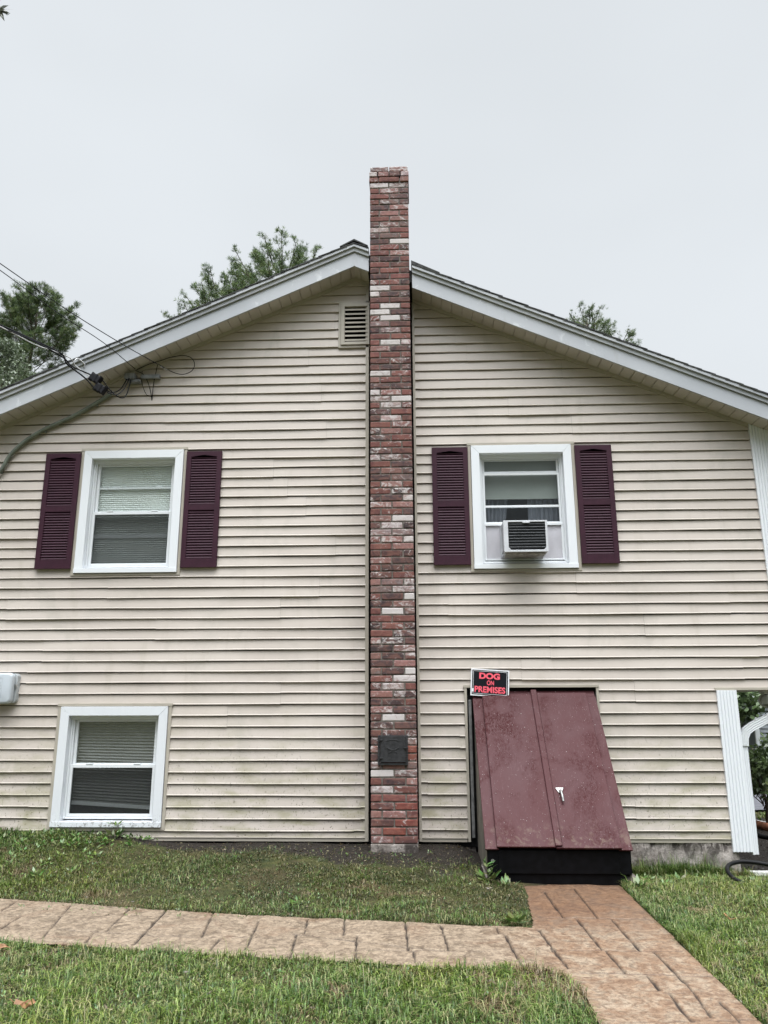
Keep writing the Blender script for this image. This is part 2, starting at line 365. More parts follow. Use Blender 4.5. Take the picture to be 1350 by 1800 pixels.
class MB:
    def __init__(s): s.v = []; s.f = []; s.smooth = False
    def add(s, vs, fs):
        n = len(s.v); s.v += [tuple(p) for p in vs]; s.f += [tuple(i+n for i in f) for f in fs]; return s

    def box(s, x0, x1, y0, y1, z0, z1):
        v = [(x0, y0, z0), (x1, y0, z0), (x1, y1, z0), (x0, y1, z0), (x0, y0, z1), (x1, y0, z1), (x1, y1, z1), (x0, y1, z1)]
        return s.add(v, [(0, 3, 2, 1), (4, 5, 6, 7), (0, 1, 5, 4), (1, 2, 6, 5), (2, 3, 7, 6), (3, 0, 4, 7)])

    def prism(s, poly, y0, y1):
        """poly in x,z extruded along y"""
        n = len(poly); v = [(p[0], y0, p[1]) for p in poly]+[(p[0], y1, p[1]) for p in poly]
        f = [tuple(range(n)), tuple(range(2*n-1, n-1, -1))]+[(i, i+n, (i+1) % n+n, (i+1) % n) for i in range(n)]
        return s.add(v, f)

    def prism_x(s, poly, x0, x1):
        n = len(poly); v = [(x0, p[0], p[1]) for p in poly]+[(x1, p[0], p[1]) for p in poly]
        f = [tuple(range(n)), tuple(range(2*n-1, n-1, -1))]+[(i, i+n, (i+1) % n+n, (i+1) % n) for i in range(n)]
        return s.add(v, f)

    def prism_z(s, poly, z0, z1):
        n = len(poly); v = [(p[0], p[1], z0) for p in poly]+[(p[0], p[1], z1) for p in poly]
        f = [tuple(range(n)), tuple(range(2*n-1, n-1, -1))]+[(i, i+n, (i+1) % n+n, (i+1) % n) for i in range(n)]
        return s.add(v, f)

    def tube(s, pts, r, n=8, close=True):
        pts = [Vector(p) for p in pts]; rs = r if isinstance(r, (list, tuple)) else [r]*len(pts)
        base = len(s.v); prev = None
        for i, p in enumerate(pts):
            t = (pts[min(i+1, len(pts)-1)]-pts[max(i-1, 0)]).normalized()
            if prev is None:
                a = Vector((0, 0, 1)) if abs(t.z) < 0.9 else Vector((1, 0, 0)); u = t.cross(a).normalized()
            else:
                u = (prev-t*prev.dot(t))
                u = u.normalized() if u.length > 1e-6 else t.orthogonal().normalized()
            prev = u; w = t.cross(u)
            for k in range(n):
                an = 2*PI*k/n; s.v.append(tuple(p+(u*math.cos(an)+w*math.sin(an))*rs[i]))
        for i in range(len(pts)-1):
            for k in range(n):
                s.f.append((base+i*n+k, base+i*n+(k+1) % n, base+(i+1)*n+(k+1) % n, base+(i+1)*n+k))
        if close:
            s.f.append(tuple(base+k for k in range(n-1, -1, -1))); s.f.append(tuple(base+(len(pts)-1)*n+k for k in range(n)))
        return s

    def build(s, name, mat, parent=None, bevel=0, smooth=False, seg=2):
        me = bpy.data.meshes.new(name); me.from_pydata(s.v, [], s.f); me.update()
        o = bpy.data.objects.new(name, me); C.objects.link(o); me.materials.append(mat)
        bm = bmesh.new(); bm.from_mesh(me); bmesh.ops.recalc_face_normals(bm, faces=bm.faces); bm.to_mesh(me); bm.free()
        if parent: o.parent = parent
        if bevel:
            b = o.modifiers.new('bevel', 'BEVEL'); b.width = bevel; b.segments = seg; b.limit_method = 'ANGLE'; b.angle_limit = 0.6
        if smooth:
            for p in me.polygons: p.use_smooth = True
        return o


def catmull(pts, k=6):
    pts = [Vector(p) for p in pts]; out = []
    q = [pts[0]*2-pts[1]]+pts+[pts[-1]*2-pts[-2]]
    for i in range(1, len(q)-2):
        for j in range(k):
            t = j/k; a, b, c, d = q[i-1], q[i], q[i+1], q[i+2]
            out.append(0.5*((2*b)+(c-a)*t+(2*a-5*b+4*c-d)*t*t+(3*b-a-3*c+d)*t**3))
    out.append(pts[-1]); return out


def np_mesh(name, V, loops, starts, totals, col, mat, parent=None, smooth=False):
    me = bpy.data.meshes.new(name)
    me.vertices.add(len(V)); me.vertices.foreach_set('co', V.astype(np.float32).ravel())
    me.loops.add(len(loops)); me.loops.foreach_set('vertex_index', loops.astype(np.int32))
    me.polygons.add(len(starts)); me.polygons.foreach_set('loop_start', starts.astype(np.int32))
    me.polygons.foreach_set('loop_total', totals.astype(np.int32))
    me.update(calc_edges=True)
    if col is not None:
        at = me.color_attributes.new('col', 'FLOAT_COLOR', 'POINT')
        at.data.foreach_set('color', col.astype(np.float32).ravel())
    me.materials.append(mat)
    o = bpy.data.objects.new(name, me); C.objects.link(o)
    if parent: o.parent = parent
    return o


def blades(name, pos, height, width, lean, az, col, mat, parent=None):
    """curved grass blades: 5 vertices each"""
    n = len(pos); d = np.stack([np.cos(az), np.sin(az), np.zeros(n)], 1)
    s = np.stack([-np.sin(az), np.cos(az), np.zeros(n)], 1)*(width/2)[:, None]
    up = np.array([0, 0, 1.0])
    mid = pos+up*(height*0.6)[:, None]+d*(lean*height*0.3)[:, None]
    tip = pos+up*(height*(1-0.42*np.minimum(lean, 1.6)))[:, None]+d*(lean*height)[:, None]
    V = np.stack([pos-s, pos+s, mid+s*0.75, mid-s*0.75, tip], 1).reshape(-1, 3)
    b = np.arange(n)*5
    lo = np.stack([b, b+1, b+2, b+3, b+3, b+2, b+4], 1).ravel()
    st = np.stack([np.arange(n)*7, np.arange(n)*7+4], 1).ravel(); to = np.tile([4, 3], n)
    c = np.ones((n, 5, 4)); c[:, :, :3] = col[:, None, :]
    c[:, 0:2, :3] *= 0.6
    return np_mesh(name, V, lo, st, to, c.reshape(-1, 4), mat, parent)


def leaves(name, pos, dirv, size, wid, col, mat, parent=None, nrm=None):
    """pointed leaf faces: 4 vertices (diamond)"""
    n = len(pos); r = np.random.RandomState(len(name)+n)
    rr = r.normal(size=(n, 3)) if nrm is None else nrm
    side = np.cross(dirv, rr); side /= np.linalg.norm(side, axis=1)[:, None]+1e-9
    a = pos; b = pos+dirv*(size*0.45)[:, None]+side*(size*wid)[:, None]; c = pos+dirv*size[:, None]; d = pos+dirv*(size*0.45)[:, None]-side*(size*wid)[:, None]
    V = np.stack([a, b, c, d], 1).reshape(-1, 3); k = np.arange(n)*4
    lo = np.stack([k, k+1, k+2, k+3], 1).ravel()
    cc = np.ones((n, 4, 4)); cc[:, :, :3] = col[:, None, :]
    return np_mesh(name, V, lo, k, np.full(n, 4), cc.reshape(-1, 4), mat, parent)


# ------------------------------------------------------------------ ground
APX, APZ, SL = -0.59, 5.722, 0.442


def ss(a, b, x):
    t = np.clip((x-a)/(b-a), 0, 1); return t*t*(3-2*t)


def hnoise(x, y):
    return 0.5*np.sin(x*1.7+1.3*np.sin(y*1.1))+0.3*np.sin(y*2.9+x*0.7+1)+0.2*np.sin(x*5.1-y*4.3)


PATHZ0 = -0.10
_vn = np.random.RandomState(99).rand(64, 64)


def vnoise(x, y, s, o=0):
    x = np.asarray(x, float)*s+17.3*o+400; y = np.asarray(y, float)*s+9.1*o+400
    i = np.floor(x).astype(int); j = np.floor(y).astype(int); fx = x-i; fy = y-j
    fx = fx*fx*(3-2*fx); fy = fy*fy*(3-2*fy); i0, i1, j0, j1 = i % 64, (i+1) % 64, j % 64, (j+1) % 64
    return (_vn[i0, j0]*(1-fx)+_vn[i1, j0]*fx)*(1-fy)+(_vn[i0, j1]*(1-fx)+_vn[i1, j1]*fx)*fy




def pathz(x, y): return PATHZ0+0.012*(np.minimum(y, 0)+0.95)


UP_X = [-9, -3.03, -1.285, 0.60, 0.74]; UP_Y = [-0.6, -1.45, -1.81, -2.06, -2.08]


def ground_h(x, y):
    x = np.asarray(x, float); y = np.asarray(y, float)
    pz = pathz(x, y)
    wall = np.interp(x, [-6, -3.2, -2.2, -0.3, 0.35, 0.6, 1.7, 1.9, 2.9, 4.5], [0.16, 0.13, 0.055, 0.045, 0.03, -0.06, -0.17, -0.20, -0.205, -0.24])
    up = np.interp(x, UP_X, UP_Y)
    left = x < 1.2
    edge = np.where(left, up, -1.1)
    t = np.clip((y-edge)/(-edge), 0, 1)
    t = ss(0, 1, t)
    h = np.where(y > edge, pz*(1-t)+wall*t, pz)
    h = h+0.012*hnoise(x*2.2, y*2.2)*ss(0.0, 0.25, np.abs(y-edge))
    # beyond the house on the right: mulch bed, falls a little
    far = ss(0.0, 1.2, y)
    h = h*(1-far)+far*(-0.24+0.02*hnoise(x, y))
    far2 = ss(2, 12, np.hypot(np.maximum(np.abs(x)-8, 0), np.maximum(np.abs(y)-10, 0)))
    h = h*(1-far2)+far2*(-0.3)
    return h


def axis(fine0, fine1, step, lim):
    a = list(np.arange(fine0, fine1+1e-6, step)); s = step
    x = fine1
    while x < lim: s *= 1.35; x += s; a.append(x)
    x = fine0; s = step
    while x > -lim: s *= 1.35; x -= s; a.insert(0, x)
    return np.array(a)


gx = axis(-6, 7, 0.06, 600); gy = axis(-5.5, 4.5, 0.06, 600)
GX, GY = np.meshgrid(gx, gy)


def in_path(x, y, grow=0.0):
    """signed test for the two arms of the stamped walk (x,y arrays)"""
    upy = np.interp(x, UP_X, UP_Y); loy = np.interp(x, LO_X, LO_Y)
    arm1 = (x < 0.9) & (y < upy+grow) & (y > loy-grow)
    xl = np.interp(y, RLY, RLX); xr = np.interp(y, RRY, RRX)
    arm2 = (x > xl-grow) & (x < xr+grow) & (y < -0.93+grow)
    return arm1 | arm2


LO_X = [-9, -2.5, -1.75, -1.08, -0.3, 0.1, 0.45, 0.72, 0.95]; LO_Y = [-1.4, -2.44, -2.56, -2.68, -2.76, -2.83, -2.85, -2.91, -3.0]
RLY = [-9, -3.6, -3.2, -3.0, -2.9, -2.1, -1.95, -0.95]; RLX = [0.72, 0.79, 0.80, 0.78, 0.74, 0.70, 0.73, 0.805]
RRY = [-9, -3.5, -0.95]; RRX = [1.42, 1.52, 1.545]
H = ground_h(GX, GY)
H = np.where(in_path(GX, GY, -0.03), H-0.03, H)
under = (GX > -4.7) & (GX < 2.72) & (GY > 0.12) & (GY < 9)
H = np.where(under, H-0.6, H)


def bare_f(x, y):
    """1 = bare soil, 0 = grass"""
    up = -np.interp(x, UP_X, UP_Y)
    w = np.interp(x, [-6, -3.4, -2.6, -2.2, -1.2, -0.4, 0.1, 0.6], [0.02, 0.02, 0.12, 0.32, 0.50, 0.78, 1.0, 1.0])
    d = -y
    b = 1-ss(w*0.45, w*1.2+0.05, d+0.35*w*(vnoise(x, y, 3.0)-0.5)+0.12*(vnoise(x, y, 11.0)-0.5))
    b = np.where(x > 1.6, 0.1*(1-ss(0, 0.15, d)), b)
    b = np.where((y > -0.02) & (x < 1.6), 1.0, b)
    mul = ss(2.75, 2.95, x)*ss(-0.12, 0.02, y+0.02*np.sin(9*x))*(1-ss(3.4, 3.7, y+0.3*np.sin(x)))
    return np.clip(np.maximum(b, mul), 0, 1)


nx, ny = len(gx), len(gy)
V = np.stack([GX, GY, H], 2).reshape(-1, 3)
idx = (np.arange(ny-1)[:, None]*nx+np.arange(nx-1)[None, :]).ravel()
lo = np.stack([idx, idx+1, idx+nx+1, idx+nx], 1).ravel()
k = len(idx)
ground = np_mesh('ground', V, lo, np.arange(k)*4, np.full(k, 4), None, M['ground'])
at = ground.data.attributes.new('bare', 'FLOAT', 'POINT'); at.data.foreach_set('value', bare_f(GX, GY).astype(np.float32).ravel())
for p in ground.data.polygons: p.use_smooth = True
tag(ground, kind='structure')

# ------------------------------------------------------------------ stamped concrete path: one displaced sheet with cut joints
step = 0.009
px = np.arange(-5.2, 1.62, step); py = np.arange(-5.0, -0.90, step)
PX, PY = np.meshgrid(px, py)


def G(u, v):
    """ground point (z of the walk) seen at photo position"""
    d = R2*((u-675)/FPX)+U2*(-(v-900)/FPX)+FWD
    z = PATHZ0
    for _ in range(4):
        p = EYEP+d*((z-EYE)/d.z); z = float(pathz(p.x, p.y))
    return p


joints = [
    # cross joints of the left arm: (u0,v0,u1,v1,width)
    ((293, 1600), (234, 1663), 5), ((30, 1585), (0, 1605), 3), ((125, 1592), (75, 1650), 3), ((228, 1598), (186, 1639), 3),
    ((33, 1615), (0, 1635), 3), ((166, 1641), (150, 1659), 3), ((375, 1605), (354, 1649), 3), ((455, 1620), (430, 1673), 3.5),
    ((386, 1652), (370, 1672), 3), ((541, 1615), (535, 1643), 3), ((606, 1617), (604, 1646), 3.5), ((521, 1643), (510, 1685), 3.5),
    ((627, 1647), (625, 1690), 3.5), ((712, 1622), (718, 1672), 3.5), ((775, 1628), (789, 1673), 3.5), ((727, 1673), (729, 1693), 3), ((873, 1632), (878, 1643), 3),
    ((888, 1645), (920, 1704), 4), ((947, 1636), (1000, 1705), 4), ((960, 1660), (995, 1700), 2), ((815, 1678), (820, 1695), 2), ((438, 1603), (432, 1612), 2),
    # lengthwise joints
    ((100, 1636), (354, 1650), 3), ((0, 1612), (130, 1612), 1.5), ((350, 1651), (385, 1650), 2), ((385, 1647), (500, 1652), 2), ((516, 1643), (775, 1674), 3), ((650, 1672), (880, 1675), 1.8), ((190, 1608), (410, 1622), 1.5), ((540, 1640), (712, 1645), 1.5),
    ((0, 1652), (640, 1689), 1.5), ((880, 1690), (1010, 1698), 1.5),
    # right arm
    ((957, 1569), (990, 1614), 4), ((1008, 1563), (1051, 1615), 3.5), ((945, 1614), (1135, 1617), 3), ((970, 1582), (1110, 1585), 1.5), ((1014, 1617), (1058, 1671), 4), ((1075, 1617), (1125, 1673), 3.5),
    ((1000, 1672), (1200, 1674), 2.5), ((1065, 1673), (1100, 1713), 4), ((1150, 1675), (1218, 1744), 4), ((1025, 1711), (1260, 1718), 3), ((1138, 1717), (1160, 1742), 4), ((1177, 1750), (1218, 1800), 4),
    ((1265, 1763), (1302, 1800), 4), ((1060, 1640), (1140, 1640), 1.2), ((1165, 1747), (1330, 1750), 1.8), ((1090, 1800), (1340, 1795), 2), ((930, 1556), (1090, 1563), 2), ((1218, 1744), (1250, 1790), 3), ((945, 1635), (1190, 1640), 1.4),
]
gro = np.zeros_like(PX)
for (a0, a1, w) in joints:
    p0 = G(*a0); p1 = G(*a1); dx, dy = p1.x-p0.x, p1.y-p0.y; L2 = dx*dx+dy*dy
    t = np.clip(((PX-p0.x)*dx+(PY-p0.y)*dy)/L2, 0, 1)
    dd = np.hypot(PX-(p0.x+t*dx), PY-(p0.y+t*dy))+0.0015*np.sin(PX*31+PY*27)
    ww = 0.0010*w+0.0013
    gro = np.maximum(gro, (1-ss(ww*0.6, ww*1.8, dd))*min(1, w/2.8))
# repeat a running pattern left of the frame and near the camera
rs = np.random.RandomState(3)
tex = np.zeros_like(PX)
for i in range(26):
    fx, fy, ph = rs.normal(0, 14), rs.normal(0, 14), rs.rand()*7
    tex += np.sin(PX*fx+PY*fy+ph+1.5*np.sin(PX*fy*0.4-PY*fx*0.3))/26
PZ = pathz(PX, PY)+0.006+tex*0.012-gro*0.012
inside = in_path(PX, PY)
ids = -np.ones(PX.shape, int)
cellok = inside[:-1, :-1] & inside[1:, :-1] & inside[:-1, 1:] & inside[1:, 1:]
use = np.zeros_like(inside); use[:-1, :-1] |= cellok; use[1:, :-1] |= cellok; use[:-1, 1:] |= cellok; use[1:, 1:] |= cellok
ids[use] = np.arange(use.sum())
V = np.stack([PX[use], PY[use], PZ[use]], 1)
ii, jj = np.where(cellok)
lo = np.stack([ids[ii, jj], ids[ii, jj+1], ids[ii+1, jj+1], ids[ii+1, jj]], 1).ravel(); k = len(ii)
path = np_mesh('path', V, lo, np.arange(k)*4, np.full(k, 4), None, M['path'])
at = path.data.attributes.new('groove', 'FLOAT', 'POINT'); at.data.foreach_set('value', gro[use].astype(np.float32))
path.data.polygons.foreach_set('use_smooth', np.ones(k, bool))
tag(path, kind='structure')

# ------------------------------------------------------------------ house
house = tag(empty('house', (0, 0, 0)), 'beige vinyl sided gable end house with plum shutters and a tall brick chimney', 'house')
EX = 0.1016
XL, XRU, XRL = -4.73, 3.365, 2.77


def zslope(x, off=0.0): return APZ+off-SL*abs(x-APX)


WIN = [(-3.41, -2.312, 2.505, 3.829), (0.549, 1.618, 2.508, 3.821), (-3.40, -2.306, 0.155, 1.275)]
OPEN = [(w[0]+0.004, w[1]-0.004, w[2]+0.004, w[3]-0.004) for w in WIN]+[(0.472, 1.675, -1, 1.425), (-0.765, -0.447, 4.915, 5.435), (XRL+0.02, 9, -1, 1.403)]


def course_profile(z0):
    h = EX
    return [(0.012, z0+h-0.0062), (-0.001, z0+h-0.0062), (-0.0135, z0+0.013), (-0.0170, z0+0.007), (-0.0170, z0+0.002), (-0.014, z0), (0.012, z0+0.0008)]


def clip_poly(pts, a, b):
    out = []
    for i in range(len(pts)-1):
        (y0, z0), (y1, z1) = pts[i], pts[i+1]
        def at(z): return (y0+(y1-y0)*(z-z0)/(z1-z0), z)
        lo_, hi_ = min(z0, z1), max(z0, z1)
        if hi_ < a or lo_ > b: continue
        p, q = (y0, z0), (y1, z1)
        if abs(z1-z0) > 1e-9:
            if p[1] > b: p = at(b)
            if p[1] < a: p = at(a)
            if q[1] < a: q = at(a)
            if q[1] > b: q = at(b)
        if not out or out[-1] != p: out.append(p)
        out.append(q)
    return out


sid = MB(); sid_l = sid; rsd = random.Random(11)
def strip(pts, xa, xb, dy=0.0, amp=1.0, seed=0.0, dz=0.0):
    if xb-xa < 0.004 or len(pts) < 2: return
    n = max(1, int((xb-xa)/0.16)); xs = [xa+(xb-xa)*i/n for i in range(n+1)]
    vs = []; m = len(pts)
    for x in xs:
        w = amp*0.0014*math.sin(x*2.1+seed)+amp*0.0006*math.sin(x*7+seed*3); wy = amp*0.0012*math.sin(x*3.3+seed*2)
        vs += [(x, p[0]+dy+(wy if p[0] < 0 else 0), p[1]+w+dz) for p in pts]
    fs = [(i*m+j, i*m+j+1, (i+1)*m+j+1, (i+1)*m+j) for i in range(n) for j in range(m-1)]
    sid.add(vs, fs)


def siding_side(x_min, x_max_fn, zoff, zmin):
    kk = -1
    while True:
        z0 = 0.160+zoff+EX*kk; kk += 1
        pr = course_profile(z0)
        if z0 < zmin:
            pr = clip_poly(pr, zmin, 9)
        zb = max(z0, zmin)
        if zb > APZ+0.02: break
        xa, xb = x_min, x_max_fn(zb)
        lim = (APZ+0.015-zb)/SL; xa = max(xa, APX-lim); xb = min(xb, APX+lim)
        if xb <= xa:
            if zb > 5: break
            continue
        if kk % 2 == 0: siding_side.seam = [rsd.uniform(x_min, x_min+2.2)+j*2.9 for j in range(4)]
        cuts = sorted(set([xa, xb]+[c for o in OPEN for c in (o[0], o[1]) if xa < c < xb]+[s for s in siding_side.seam if xa < s < xb]))
        for a_, b_ in zip(cuts[:-1], cuts[1:]):
            mid = (a_+b_)/2; rng = [(z0-0.001, z0+EX+0.001)]
            for o in OPEN:
                if o[0] < mid < o[1]:
                    nr = []
                    for (l, h) in rng:
                        if o[3] <= l or o[2] >= h: nr.append((l, h)); continue
                        if o[2] > l: nr.append((l, o[2]))
                        if o[3] < h: nr.append((o[3], h))
                    rng = nr
            ns = sum(1 for s in siding_side.seam if s < mid)
            for (l, h) in rng:
                if h-l < 0.003: continue
                strip(clip_poly(pr, l, h), a_, b_, dy=-0.0040*(ns % 2), dz=-0.0034*(ns % 2), seed=z0*13 % 6.28)


siding_side.seam = []
siding_side(XL+0.02, lambda z: -0.448, -0.011, 0.098)
sid = MB()
siding_side(0.012, lambda z: XRU+0.02, 0.0, 0.098)
sid_l.build('siding_wall', M['siding'], house); sid.build('siding_wall', M['siding'], house)

# sheathing behind siding with openings (black felt), and the shell of the other walls
fe = MB()
def felt(x0, x1, z0, z1): fe.box(x0, x1, 0.0125, 0.10, z0, z1)
xs_ = sorted(set([XL, XRL, XRU]+[c for w in WIN for c in (w[0]+0.06, w[1]-0.06)]+[0.45, 1.70, -0.8, -0.4]))
for a_, b_ in zip(xs_[:-1], xs_[1:]):
    mid = (a_+b_)/2
    top = min(zslope(a_), zslope(b_))+0.02
    segs = [(0.02 if mid < XRL else 1.41, top)]
    for w in WIN:
        if w[0]+0.05 < mid < w[1]-0.05:
            ns_ = []
            for l, h in segs:
                if w[2]+0.06 >= h or w[3]-0.06 <= l: ns_.append((l, h)); continue
                if w[2]+0.06 > l: ns_.append((l, w[2]+0.06))
                if w[3]-0.06 < h: ns_.append((w[3]-0.06, h))
            segs = ns_
    for l, h in segs: felt(a_, b_, l, h)
fe.prism([(XL, 3.83), (XRU, 3.83), (XRU, zslope(XRU)+.05), (APX, APZ+.05), (XL, zslope(XL)+.05)], 0.04, 0.101)
fe.build('sheathing', M['darkgap'], house)
sh = MB()
sh.box(XL, XL+0.1, 0.101, 9.0, 0.0, 3.95); sh.box(XL+.1, XRL, 8.9, 9.0, 0.0, 5.0)
sh.box(XRL+0.02, XRL+0.10, 0.101, 9.0, -0.02, 1.40)
sh.box(XRU+0.05, XRU+0.16, 0.101, 9.0, 1.42, 4.0)
sh.box(XRL+0.02, XRU+0.16, 0.02, 9.0, 1.38, 1.405)
sh.box(XL+0.1, XRL, 0.25, 8.9, 1.92, 1.99)      # floor between storeys
sh.box(XL+0.1, XRL, 0.25, 8.9, -0.2, -0.1)
sh.build('side_wall', M['siding'], house)

# foundation strip
fo = MB(); fo.box(-4.70, -0.40, 0.03, 0.2, -0.5, 0.10); fo.box(0.0, 0.52, 0.03, 0.2, -0.5, 0.10)
n = 40; vs = []
for i in range(n+1):
    x = 1.64+(2.835-1.64)*i/n
    for j in range(9):
        z = -0.5+0.565*j/8
        vs.append((x, -0.003+0.010*math.sin(x*9+z*14)+0.006*math.sin(x*31-z*23)+(0.02 if i == n else 0), z))
fo.add(vs, [(i*9+j, (i+1)*9+j, (i+1)*9+j+1, i*9+j+1) for i in range(n) for j in range(8)])
fo.box(1.65, 2.83, 0.05, 0.3, -0.5, 0.085)
fo.box(2.60, 2.83, 0.05, 9.0, -0.5, 0.05)
fo.build('foundation', M['concrete'], house)

# trims / J-channels / starter strip
tr = MB(); trR = MB()
def jframe(x0, x1, z0, z1, w=0.028, top=True, bottom=True):
    tr.box(x0, x0+w, -0.026, 0.01, z0, z1-0.001); tr.box(x1-w, x1, -0.026, 0.01, z0, z1-0.001)
    if top: tr.box(x0-0.006, x1+0.006, -0.030, 0.01, z1-w*0.75, z1+0.004)
    if bottom: tr.box(x0+w, x1-w, -0.026, 0.01, z0, z0+w*0.9)
def rake_poly(o0, o1, x0, x1):
    if x0 < APX < x1: return [(x0, zslope(x0, o0)), (APX, APZ+o0), (x1, zslope(x1, o0)), (x1, zslope(x1, o1)), (APX, APZ+o1), (x0, zslope(x0, o1))]
    return [(x0, zslope(x0, o0)), (x1, zslope(x1, o0)), (x1, zslope(x1, o1)), (x0, zslope(x0, o1))]
def one(fn, name='channel_trim'):
    m = MB(); fn(m); m.build(name, M['jchan'], house, bevel=0.002)
for xa, xb in ((XL+0.1, -0.449), (0.036, 0.444), (1.66, XRL-0.002)):
    one(lambda m: (m.box(xa, xb, -0.0125, 0.012, 0.062, 0.096), m.box(xa, xb, -0.020, -0.013, 0.092, 0.099)), 'starter_strip')
for (xa, xb) in ((-0.482, -0.446), (0.010, 0.036)):     # channels beside the chimney lean with it
    z1 = zslope((xa+xb)/2)-0.035
    one(lambda m: m.prism([(xa+0.004, 0.066), (xb+0.002, 0.066), (xb-0.004, z1), (xa-0.002, z1)], -0.028, 0.01))
one(lambda m: (m.box(0.450, 0.474, -0.028, 0.02, 0.066, 1.408), m.box(1.672, 1.695, -0.028, 0.02, 0.066, 1.408), m.box(0.444, 1.700, -0.032, 0.02, 1.409, 1.436)))
one(lambda m: m.box(XRL-0.012, XRU-0.002, -0.022, 0.02, 1.378, 1.404))
one(lambda m: m.prism(rake_poly(-0.032, 0.012, XL+0.1, -0.446), -0.026, 0.005)); one(lambda m: m.prism(rake_poly(-0.032, 0.012, 0.0125, XRU), -0.026, 0.005))

# fluted corner boards
def corner_board(x0, x1, z0, z1, slope=False, depth=0.034):
    nf = 5; w = (x1-x0); pts = [(x0, 0.01)]
    pts.append((x0, -depth)); e = w*0.07
    pts.append((x0+e, -depth)); fw = (w-2*e)/nf
    for i in range(nf):
        a0 = x0+e+i*fw
        for t, g_d in ((0.30, 0), (0.42, 0.009), (0.58, 0.009), (0.70, 0)): pts.append((a0+fw*t, -depth+g_d))
        pts.append((a0+fw, -depth))
    pts.append((x1, -depth)); pts.append((x1, 0.01))
    mb = MB(); mb.prism_z(pts, z0, z1)
    if slope:
        k = len(pts); mb.v = mb.v[:k]+[(x, y, zslope(x)+0.005) for (x, y, z) in mb.v[k:]]
    return mb
m = corner_board(XRL, XRL+0.168, -0.008, 1.377)
m.box(XRL+0.1685, XRL+0.180, -0.034, 0.19, -0.03, 1.377); m.build('corner_board', M['trim'], house, bevel=0.0015)
m = corner_board(XRU, XRU+0.165, 1.405, 3.99, True)
m.box(XRU+0.1655, XRU+0.178, -0.034, 0.15, 1.405, 3.93); m.build('corner_board', M['trim'], house, bevel=0.0015)
m = corner_board(XL-0.16, XL+0.006, 0.0, 3.9, True); m.build('corner_board', M['trim'], house, bevel=0.0015)

# soffits with grooves running out from the wall
RXR, RXL = 3.98, -5.16
def soffit(x0, x1):
    m = MB(); x = x0; tops = []
    prof = []
    pitch = 0.106; g = 0.0065
    i = math.floor(x0/pitch)
    xs = []
    while i*pitch < x1:
        c = i*pitch
        for dx, dz in ((-g, 0), (-g*0.6, 0.011), (g*0.6, 0.011), (g, 0)):
            if x0 < c+dx < x1 and abs(c-APX) > 0.03: xs.append((c+dx, dz))
        i += 1
    xs = [(x0, 0)]+xs+[(x1, 0)]
    if x0 < APX < x1: xs = sorted(xs+[(APX, 0)])
    for (xx, dz) in xs: prof.append((xx, zslope(xx, 0.006+dz)))
    vs = [(p[0], -0.245, p[1]) for p in prof]+[(p[0], 0.0, p[1]) for p in prof]; k = len(prof)
    m.add(vs, [(i, i+1, i+1+k, i+k) for i in range(k-1)])
    return m
so = soffit(RXL, -0.447); s2 = soffit(0.0125, RXR); so.add(s2.v, s2.f)
# level eave soffit, front side of the house
so.box(XRU+0.178, RXR, 0.0, 9.2, 3.915, 3.925); so.box(RXL, XL-0.16, 0.0, 9.2, 3.915, 3.925)
so.build('soffit', M['soffit'], house)

# rake boards: main board, crown strip, drip edge; left piece includes the peak, right piece starts past the chimney
fa = MB()
for (x0, x1) in ((RXL, -0.438), (0.014, RXR)):
    fa.prism(rake_poly(0.0, 0.160, x0, x1), -0.262, -0.240)
    fa.prism(rake_poly(0.165, 0.205, x0, x1), -0.282, -0.238)
    fa.prism(rake_poly(0.209, 0.243, x0, x1), -0.303, -0.236)
# lap joints in the board
for x, xe in ((-3.72, -2.25), (1.93, 3.97)):
    fa.prism(rake_poly(-0.002, 0.161, x, xe), -0.2637, -0.2622)
# eave fascia + box end
for s_, x in ((1, RXR), (-1, RXL)):
    fa.box(min(x, x+s_*0.02), max(x, x+s_*0.02), -0.26, 9.3, 3.915, zslope(x, 0.15))
fa.build('fascia', M['fascia'], house, bevel=0.0015)
cap = MB(); cap.box(APX-0.004, APX+0.004, -0.2645, -0.2625, APZ+0.002, APZ+0.150); cap.build('fascia_joint', M['fascia'], house)

# roof: slab + shingle courses that step at the rake
ro = MB()
ro.prism(rake_poly(0.07, 0.2085, RXL, RXR), -0.235, 9.3)
rr_ = random.Random(5)
for side in (-1, 1):
    half = (RXR-APX) if side > 0 else (APX-RXL)
    n = int(half/0.128)+1
    for i in range(n):
        d1 = half+0.03-i*0.128; d0 = max(d1-0.30, 0.0)
        if d1 <= 0.02: break
        yo = -0.306-rr_.uniform(0, 0.006)
        z1 = APZ-SL*d1+0.262; z0 = APZ-SL*d0+0.246
        xA, xB = APX+side*d1, APX+side*d0
        th = 0.009
        # the part right of the chimney is cut round it
        segs_y = [(yo, 9.32)]
        lo_x, hi_x = min(xA, xB), max(xA, xB)
        if hi_x > -0.44 and lo_x < 0.005: segs_y = [(0.14, 9.32)]
        for (ya, yb) in segs_y:
            ro.prism([(xA, z1-th), (xB, z0-th), (xB, z0), (xA, z1)], ya, yb)
